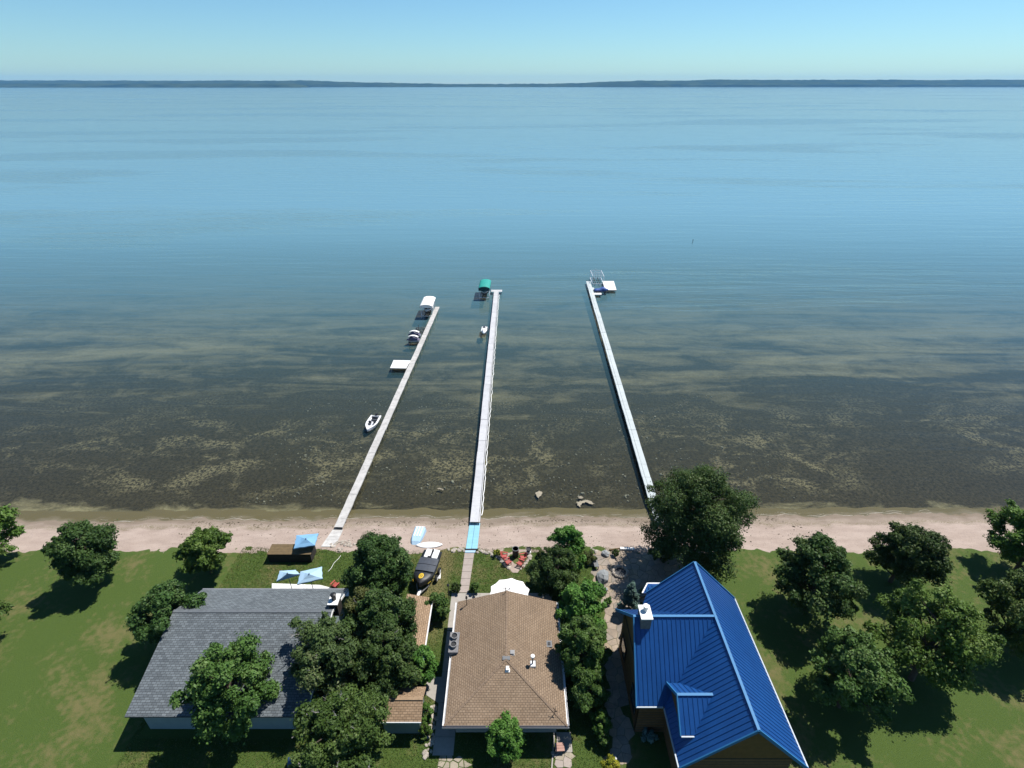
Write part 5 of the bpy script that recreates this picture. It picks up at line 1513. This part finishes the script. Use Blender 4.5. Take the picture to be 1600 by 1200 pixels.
def quad_parasol(label, px4, apx, z, mat):
    cs = [at(x, y, z) for x, y in px4]
    full = []
    for i in range(4):
        full += [cs[i], (cs[i] + cs[(i + 1) % 4]) / 2]
    ap = at(apx[0], apx[1], z + 0.45)
    return parasol('parasol', label, full, ap, ap, mat)
quad_parasol('square blue parasol standing on the beach sand at the left edge', [(459, 857), (463, 836.5), (497.5, 833.5), (492, 852)], (478, 842), 2.7, M['blue_canvas'])
quad_parasol('square pale blue parasol beside the bungalow patio', [(464.5, 913), (469.5, 893), (503, 885.5), (504, 904)], (483, 897), 3.2, M['pale_blue_canvas'])
quad_parasol('second pale blue parasol, cut off by the left edge, on the bungalow patio', [(432, 908), (437, 892), (462, 890.5), (469, 897)], (449, 896), 3.2, M['pale_blue_canvas'])
ap = at(796, 920, 3.3)
cs = [Vector((ap.x + 1.72 * math.cos(t), ap.y + 1.5 * math.sin(t), 2.85)) for t in [R(12) + 2 * math.pi * i / 10 for i in range(10)]]
parasol('parasol', 'large round white parasol behind the cabin roof ridge', cs, ap, ap, M['white_canvas'])

# ------------------------------------------------------------------ chairs and small things
def chair_make(label, px, py, ang, mat, group=None):
    p = at(px, py, 1.3); z = hz(p.x, p.y) + 0.02
    r = empty('adirondack_chair', (p.x, p.y, z), ang); tag(r, label, 'chair', group); r.scale = (0.76, 0.76, 0.76)
    for i in range(5): MB().bar((0.30 - i * 0.11, -0.27, 0.40 - i * 0.032), (0.30 - i * 0.11, 0.27, 0.40 - i * 0.032), 0.09, 0.025).build('seat_slat', mat, r)
    for i in range(5):
        y = -0.24 + 0.12 * i; hh = 0.98 - 0.10 * abs(i - 2)
        MB().bar((-0.18, y, 0.26), (-0.18 - (hh - 0.26) * 0.42, y, hh), 0.10, 0.025).build('back_slat', mat, r)
    for s in (-1, 1):
        MB().box((0.05, s * 0.35, 0.58), (0.72, 0.13, 0.03)).build('armrest', mat, r)
        MB().box((0.33, s * 0.32, 0.28), (0.09, 0.03, 0.56)).build('leg', mat, r)
        MB().bar((0.34, s * 0.295, 0.36), (-0.5, s * 0.295, 0.05), 0.025, 0.11).build('leg', mat, r)
    MB().bar((-0.32, -0.33, 0.55), (-0.32, 0.33, 0.55), 0.05, 0.04).build('back_rail', mat, r)
    return r
G = 'red chairs around the smoking barrel'
chair_make('red slatted chair nearest the yellow shrub, left of the barrel', 787.5, 868, R(-10), M['red_paint'], G)
chair_make('red slatted chair left of the barrel, nearer the cabin', 793, 877.5, R(25), M['red_paint'], G)
chair_make('red slatted chair right of the barrel, nearer the lake', 817.5, 870, R(195), M['red_paint'], G)
chair_make('red slatted chair right of the barrel, nearer the cabin', 813.5, 879.5, R(155), M['red_paint'], G)
chair_make('red chair at the corner of the bungalow patio and lawn', 523, 914, R(60), M['red_paint'])
p = at(805.5, 869, 1.0)
br = empty('burn_barrel', (p.x, p.y, 1.02)); tag(br, 'black open steel barrel between the red chairs', 'barrel')
MB().lathe([(0.29, 0.0), (0.30, 0.02), (0.29, 0.30), (0.305, 0.32), (0.29, 0.34), (0.29, 0.62), (0.305, 0.64), (0.29, 0.66), (0.29, 0.92), (0.315, 0.94), (0.315, 0.97), (0.27, 0.97), (0.27, 0.5)], 22).build('shell', M['black_metal'], br)
MB().lathe([(0.325, 0.955), (0.325, 0.985), (0.275, 0.985), (0.275, 0.955)], 22).build('rim', M['grey_metal'], br)
p = at(826, 863.5, 1.0)
pt = empty('plant_pot', (p.x, p.y, hz(p.x, p.y))); tag(pt, 'black pot on a pale stone at the right tip of the stone row', 'pot')
MB().lathe([(0.22, 0.0), (0.25, 0.1), (0.22, 0.2)], 10).build('plinth', M['white_paint'], pt)
MB().lathe([(0.16, 0.2), (0.24, 0.5), (0.26, 0.52), (0.22, 0.52), (0.2, 0.45)], 14).build('pot', M['black'], pt)
a = at(702.5, 944, 1.0)
lp = empty('garden_lamp', (a.x, a.y, 1.0)); tag(lp, 'thin dark lamp post on the grass left of the cabin patio', 'lamp post')
MB().tube((0, 0, -0.05), (0, 0, 2.25), 0.03, n=8).build('pole', M['black_metal'], lp)
MB().lathe([(0.05, 2.22), (0.11, 2.30), (0.12, 2.42), (0.03, 2.5)], 10).build('lamp_head', M['black_metal'], lp)
a = at(485, 866, 2.0)
db = empty('timber_box', (a.x - 2.0, a.y + 0.6, 1.0)); tag(db, 'big black sided timber box with brown top at the left lawn edge', 'storage box')
for i in range(5): MB().box((0, -0.62, 0.1 + 0.2 * i), (4.0, 0.05, 0.19)).build('side_board', M['dark_wood'], db)
for s in (-1, 1): MB().box((s * 1.97, 0.0, 0.48), (0.05, 1.24, 0.98)).build('end_panel', M['dark_wood'], db)
MB().box((0, 0.62, 0.48), (4.0, 0.05, 0.98)).build('back_panel', M['dark_wood'], db)
for i in range(4): MB().box((0, -0.48 + 0.32 * i, 1.0), (4.08, 0.31, 0.04)).build('top_board', M['brown_top'], db)
a, b = at(512.5, 893, 1.03), at(532, 868, 1.03)
pts = [a.lerp(b, t) + Vector((math.sin(t * 9) * 0.05, 0, 0)) for t in lin(0, 1, 10)]
o = MB().path(pts, 0.022, 5).build('rope', M['white_paint']); tag(o, 'white rope stretched over the left lawn toward the leafy tree', 'rope')
# bench and small bits on the right patio
p = at(929.5, 882, 1.0)
bn_ = empty('garden_bench', (p.x, p.y, 1.0), R(95)); tag(bn_, 'dark bench at the hedge side of the flagstone patio', 'bench')
for i in range(3): MB().box((0, -0.14 + 0.14 * i, 0.45), (1.35, 0.125, 0.04)).build('seat_slat', M['grey_metal'], bn_)
for s in (-1, 1):
    for t in (-1, 1): MB().box((s * 0.58, t * 0.16, 0.215), (0.07, 0.07, 0.43)).build('leg', M['black_metal'], bn_)
p = at(1001, 932, 1.0)
pl_ = empty('planter', (p.x, p.y, 1.0)); tag(pl_, 'round grey planter beside the small blue spruce', 'planter')
MB().lathe([(0.25, 0.0), (0.36, 0.45), (0.40, 0.47), (0.40, 0.52), (0.33, 0.52), (0.30, 0.4)], 16).build('tub', M['pipe'], pl_)
link('foliage', leaf_mesh('foliage', [(0, 0, 0.6, 0.25), (0.12, 0.1, 0.7, 0.18), (-0.12, -0.05, 0.68, 0.2)], 120, 0.06, M['leaf_mid'], 77), pl_)
p = at(874, 1172, 1.0)
o = empty('low_bench', (p.x, p.y, 1.03), R(3)); tag(o, 'small faded pink bench on the pink patio at the bottom', 'bench')
for i in range(3): MB().box((0, -0.18 + 0.18 * i, 0.36), (0.62, 0.165, 0.05)).build('slat', M['pink_wood'], o)
for s in (-1, 1): MB().box((s * 0.26, 0, 0.17), (0.05, 0.46, 0.33)).build('leg', M['dark_wood'], o)
p = at(960.5, 1187, 1.1)
o = empty('globe_light', (p.x, p.y, 1.0)); tag(o, 'white garden globe beside the lime bush', 'globe')
MB().lathe([(0.06, 0.0), (0.06, 0.12), (0.10, 0.14), (0.135, 0.22), (0.14, 0.28), (0.11, 0.36), (0.04, 0.41)], 14).build('globe', M['white_gel'], o, smooth=True)
MB().lathe([(0.09, -0.02), (0.09, 0.06)], 12).build('stand', M['black_metal'], o)
# tarps under the left trees
def tarp(label, px, py, w, d, h, mat, seed):
    p = at(px, py, 1.0 + h); rr = random.Random(seed); vs = []; n = 8; fs = []
    for j in range(n + 1):
        for i in range(n + 1):
            u, v = i / n * 2 - 1, j / n * 2 - 1; e = max(abs(u), abs(v))
            z = 0.0 if e > 0.95 else h * (1 - 0.5 * e * e) + rr.uniform(-.05, .05)
            vs.append((u * w / 2 * (1.05 if e > .95 else 1), v * d / 2 * (1.05 if e > .95 else 1), z))
    for j in range(n):
        for i in range(n): a = j * (n + 1) + i; fs.append((a, a + 1, a + n + 2, a + n + 1))
    me = bpy.data.meshes.new('tarp'); me.from_pydata(vs, [], fs); me.materials.append(mat); me.polygons.foreach_set('use_smooth', [True] * len(fs)); me.update()
    o = link('tarp_cover', me, None, (p.x, p.y, 1.0), rr.uniform(-.4, .4)); return tag(o, label, 'tarp')
tarp('slate blue tarp bundle in the shade behind the dark round tree', 600, 924, 1.3, 1.5, 0.9, M['charcoal'], 1)
tarp('blue tarp bundle half hidden under the dark round tree', 564, 892, 1.3, 1.0, 0.7, M['navy_cover'], 2)

tarp('blue tarp bundle at the bottom left corner below the large tree', 460, 1192, 1.2, 1.6, 0.9, M['navy_cover'], 3)

# ------------------------------------------------------------------ loose cover: grass blades, bed stones, shore foam
def blades(name, n, x0, x1, y0, y1, holes, mat, size, seed, label, cat):
    rs = np.random.RandomState(seed)
    P_ = np.stack([rs.uniform(x0, x1, n), rs.uniform(y0, y1, n)], 1)
    keep = np.ones(n, bool)
    for poly in holes:
        ins_ = np.zeros(n, bool); k = len(poly)
        for i in range(k):
            a, b = poly[i], poly[i - 1]
            if a[1] == b[1]: continue
            c = (a[1] > P_[:, 1]) != (b[1] > P_[:, 1])
            ins_ ^= c & (P_[:, 0] < (b[0] - a[0]) * (P_[:, 1] - a[1]) / (b[1] - a[1]) + a[0])
        keep &= ~ins_
    bl = 36.9 + 0.35 * np.sin(P_[:, 0] * 0.21 + 1.0) + 0.18 * np.sin(P_[:, 0] * 0.9)
    keep &= P_[:, 1] < bl + rs.normal(0, 0.12, n)
    P_ = P_[keep]; n = len(P_)
    a = rs.uniform(0, 6.28, n); s = size * rs.uniform(0.5, 1.5, n)
    z = np.where(P_[:, 1] > 36.5, 1.0 * (1 - (P_[:, 1] - 36.5) / 5.7) ** 1.15, 1.0)
    base = np.stack([P_[:, 0], P_[:, 1], z - 0.005], 1)
    t = np.stack([np.cos(a), np.sin(a), np.zeros(n)], 1) * (s * 0.28)[:, None]
    lean = np.stack([rs.normal(0, .6, n) * s, rs.normal(0, .6, n) * s, s], 1)
    v = np.stack([base - t, base + t, base + lean], 1).reshape(-1, 3)
    me = bpy.data.meshes.new(name)
    me.vertices.add(n * 3); me.vertices.foreach_set('co', v.ravel())
    me.loops.add(n * 3); me.loops.foreach_set('vertex_index', np.arange(n * 3))
    me.polygons.add(n); me.polygons.foreach_set('loop_start', np.arange(0, n * 3, 3)); me.polygons.foreach_set('loop_total', np.full(n, 3))
    at_ = me.attributes.new('tint', 'FLOAT', 'FACE'); at_.data.foreach_set('value', rs.rand(n))
    me.materials.append(mat); me.update(calc_edges=True)
    return tag(link(name, me), label, cat, kind='stuff')
R4 = lambda x0, y0, x1, y1: [(x0, y0), (x1, y0), (x1, y1), (x0, y1)]
holes = [R4(X0 + .5, Y0 + .7, X1 - .5, Y1), R4(-5.35, 18.7, -3.8, 30.4), R4(-5.35, 28, 3.6, 31.8), P([(726, 863), (742, 863), (732, 927), (717, 927)]), P([(926, 858), (1075, 858), (1075, 912), (984, 948), (990, 1205), (952, 1205), (944, 1000), (926, 905)]),
         P([(771, 858), (786, 880), (801, 895), (809, 895), (822, 879), (832, 858)]), P([(868, 1166), (884, 1163), (895, 1176), (892, 1188), (888, 1206), (866, 1206)]), P([(692, 1181), (722, 1179), (729, 1188), (722, 1206), (688, 1206)]), P([(668, 1058), (690, 1058), (686, 1100), (664, 1085)]), R4(-40, 27, GX1, GY1 + 0.9), R4(GX0, GY0, GX1, GY1), R4(8, 15, 18, 28)]
M['blade'] = leafmat('grass_blades', (0.045, 0.090, 0.014), (0.095, 0.160, 0.032), (0.24, 0.21, 0.085))
blades('grass', 230000, -26, 10, 16.5, 37.3, holes, M['blade'], 0.075, 3, 'short mown green grass of the lake lots', 'grass')

rs = random.Random(9)
mb = MB()
for i in range(2600):
    y = 44.6 + 24 * rs.random() ** 1.5; x = rs.uniform(-30, 32)
    if noise.noise(Vector((x * 0.22, y * 0.3, 4.0))) + rs.uniform(-.35, .35) < 0.02: continue
    s = 0.035 + 0.11 * rs.random() ** 3 + (0.10 if rs.random() < 0.02 else 0)
    z = hz(x, y) + s * 0.3
    a0 = rs.uniform(0, 6.28); el = rs.uniform(0.5, 1.8); n = 6
    k = len(mb.v)
    top = []
    for j in range(n):
        t = 2 * math.pi * j / n; rad = s * rs.uniform(0.7, 1.2)
        dx, dy = rad * math.cos(t) * el, rad * math.sin(t)
        top.append((x + dx * math.cos(a0) - dy * math.sin(a0), y + dx * math.sin(a0) + dy * math.cos(a0), z))
    mb.v += [(p[0], p[1], p[2] - s * 0.6) for p in top] + [((p[0] - x) * 0.65 + x, (p[1] - y) * 0.65 + y, z + s * 0.35) for p in top]
    for j in range(n): mb.f.append((k + j, k + (j + 1) % n, k + n + (j + 1) % n, k + n + j))
    mb.f.append(tuple(k + n + j for j in range(n)))
bl = MB(); rl2 = random.Random(31)
for i in range(1500):
    x = rl2.uniform(-34, 30); wr = rl2.random() < 0.6
    y = (shore_y(x) - 0.75 + rl2.gauss(0, 0.16)) if wr else rl2.uniform(37.4, shore_y(x) - 0.3)
    if wr and noise.noise(Vector((x * 0.5, 2.0, 1.0))) < -0.05: continue
    s = rl2.uniform(0.015, 0.05) * (1.6 if rl2.random() < 0.06 else 1); a0 = rl2.uniform(0, 3.14)
    bl.box((x, y, hz(x, y) + s * 0.3 + 0.005), (s * rl2.uniform(1, 4), s, s * 0.7), a0)
M['litter'] = pm('wrack_and_twigs', (0.12, 0.10, 0.065), 0.95, 0.5, 6)
tag(bl.build('beach_wrack', M['litter']), 'dark bits of washed up weed and twigs on the sand', 'beach litter', kind='stuff')
M['bed_stone'] = pm('lake_bed_stone', (0.24, 0.23, 0.19), 0.9, 0.45, 1.5, dirt=0.5, dirtcol=(0.06, 0.06, 0.04))
tag(mb.build('lake_bed_stones', M['bed_stone']), 'scattered stones showing through the shallow water', 'stones', kind='stuff')
mb = MB()
for off, wd, sd_ in ((0.03, 0.035, 1), (0.30, 0.02, 2)):
    prev = None; rs = random.Random(sd_)
    for i in range(900):
        x = -45 + i * 0.1
        y = shore_y(x) + off + nz(x, 0, 0.8, sd_) * 0.22 + nz(x, 0, 3.0, sd_) * 0.06
        wv = wd * max(0.0, nz(x, 3, 0.6, sd_) + 0.45 + nz(x, 3, 4.0, sd_) * 0.5)
        cur = (Vector((x, y - wv, 0.012)), Vector((x, y + wv, 0.012)))
        if prev and wv > 0.012: mb.face([prev[0], cur[0], cur[1], prev[1]])
        prev = cur
tag(mb.build('shore_foam', pm('foam', (0.46, 0.43, 0.36), 0.8, 0.1, 6)), 'thin broken line of pale foam along the waterline', 'foam', kind='stuff')

# floating algae mats near the beach
def algae(label, pts):
    rr = random.Random(len(label)); poly = []
    ps = [at(x, y, 0.0) for x, y in pts]
    for a, b in zip(ps, ps[1:] + ps[:1]):
        for t in (0, 0.33, 0.66): p = a.lerp(b, t); poly.append((p.x + rr.uniform(-.07, .07), p.y + rr.uniform(-.09, .09)))
    o = MB().prism(poly, -0.03, 0.018).build('algae_mat', M['algae'], None)
    return tag(fix_normals(o), label, 'algae')
M['algae'] = pm('pale_algae', (0.36, 0.32, 0.24), 0.9, 0.3, 3.0, 0.4, 14, dirt=0.6, dirtcol=(0.14, 0.12, 0.08))
algae('pale curved algae mat floating off the beach left of the right dock', [(901, 785), (906, 783), (914, 781), (920, 782), (930, 787), (925, 788), (915, 785), (909, 787), (907, 792), (902, 790)])
algae('small pale oval algae mat just lakeward of the curved one', [(903, 776), (907, 775), (911, 777), (910, 779.5), (905, 779)])
algae('pale algae mat off the beach right of the middle dock', [(836, 771), (842, 767), (847, 769), (846, 774), (841, 778)])
algae('thin pale algae streak near the left end of the shallows by the left dock', [(683, 763), (688, 762), (693, 764), (692, 766), (686, 765)])

# ------------------------------------------------------------------ haze
def haze():
    m, nt, out = newmat('haze_air')
    v = N(nt, 'ShaderNodeVolumePrincipled')
    v.inputs['Color'].default_value = (0.20, 0.54, 1.0, 1)
    v.inputs['Density'].default_value = 4.0e-5
    v.inputs['Anisotropy'].default_value = 0.0
    nt.links.new(v.outputs[0], out.inputs['Volume'])
    o = MB().box((0, 6500, 90), (29000, 14400, 200)).build('haze', m)
    tag(o, 'thin pale blue summer haze over the lake', 'haze', kind='stuff')
haze()
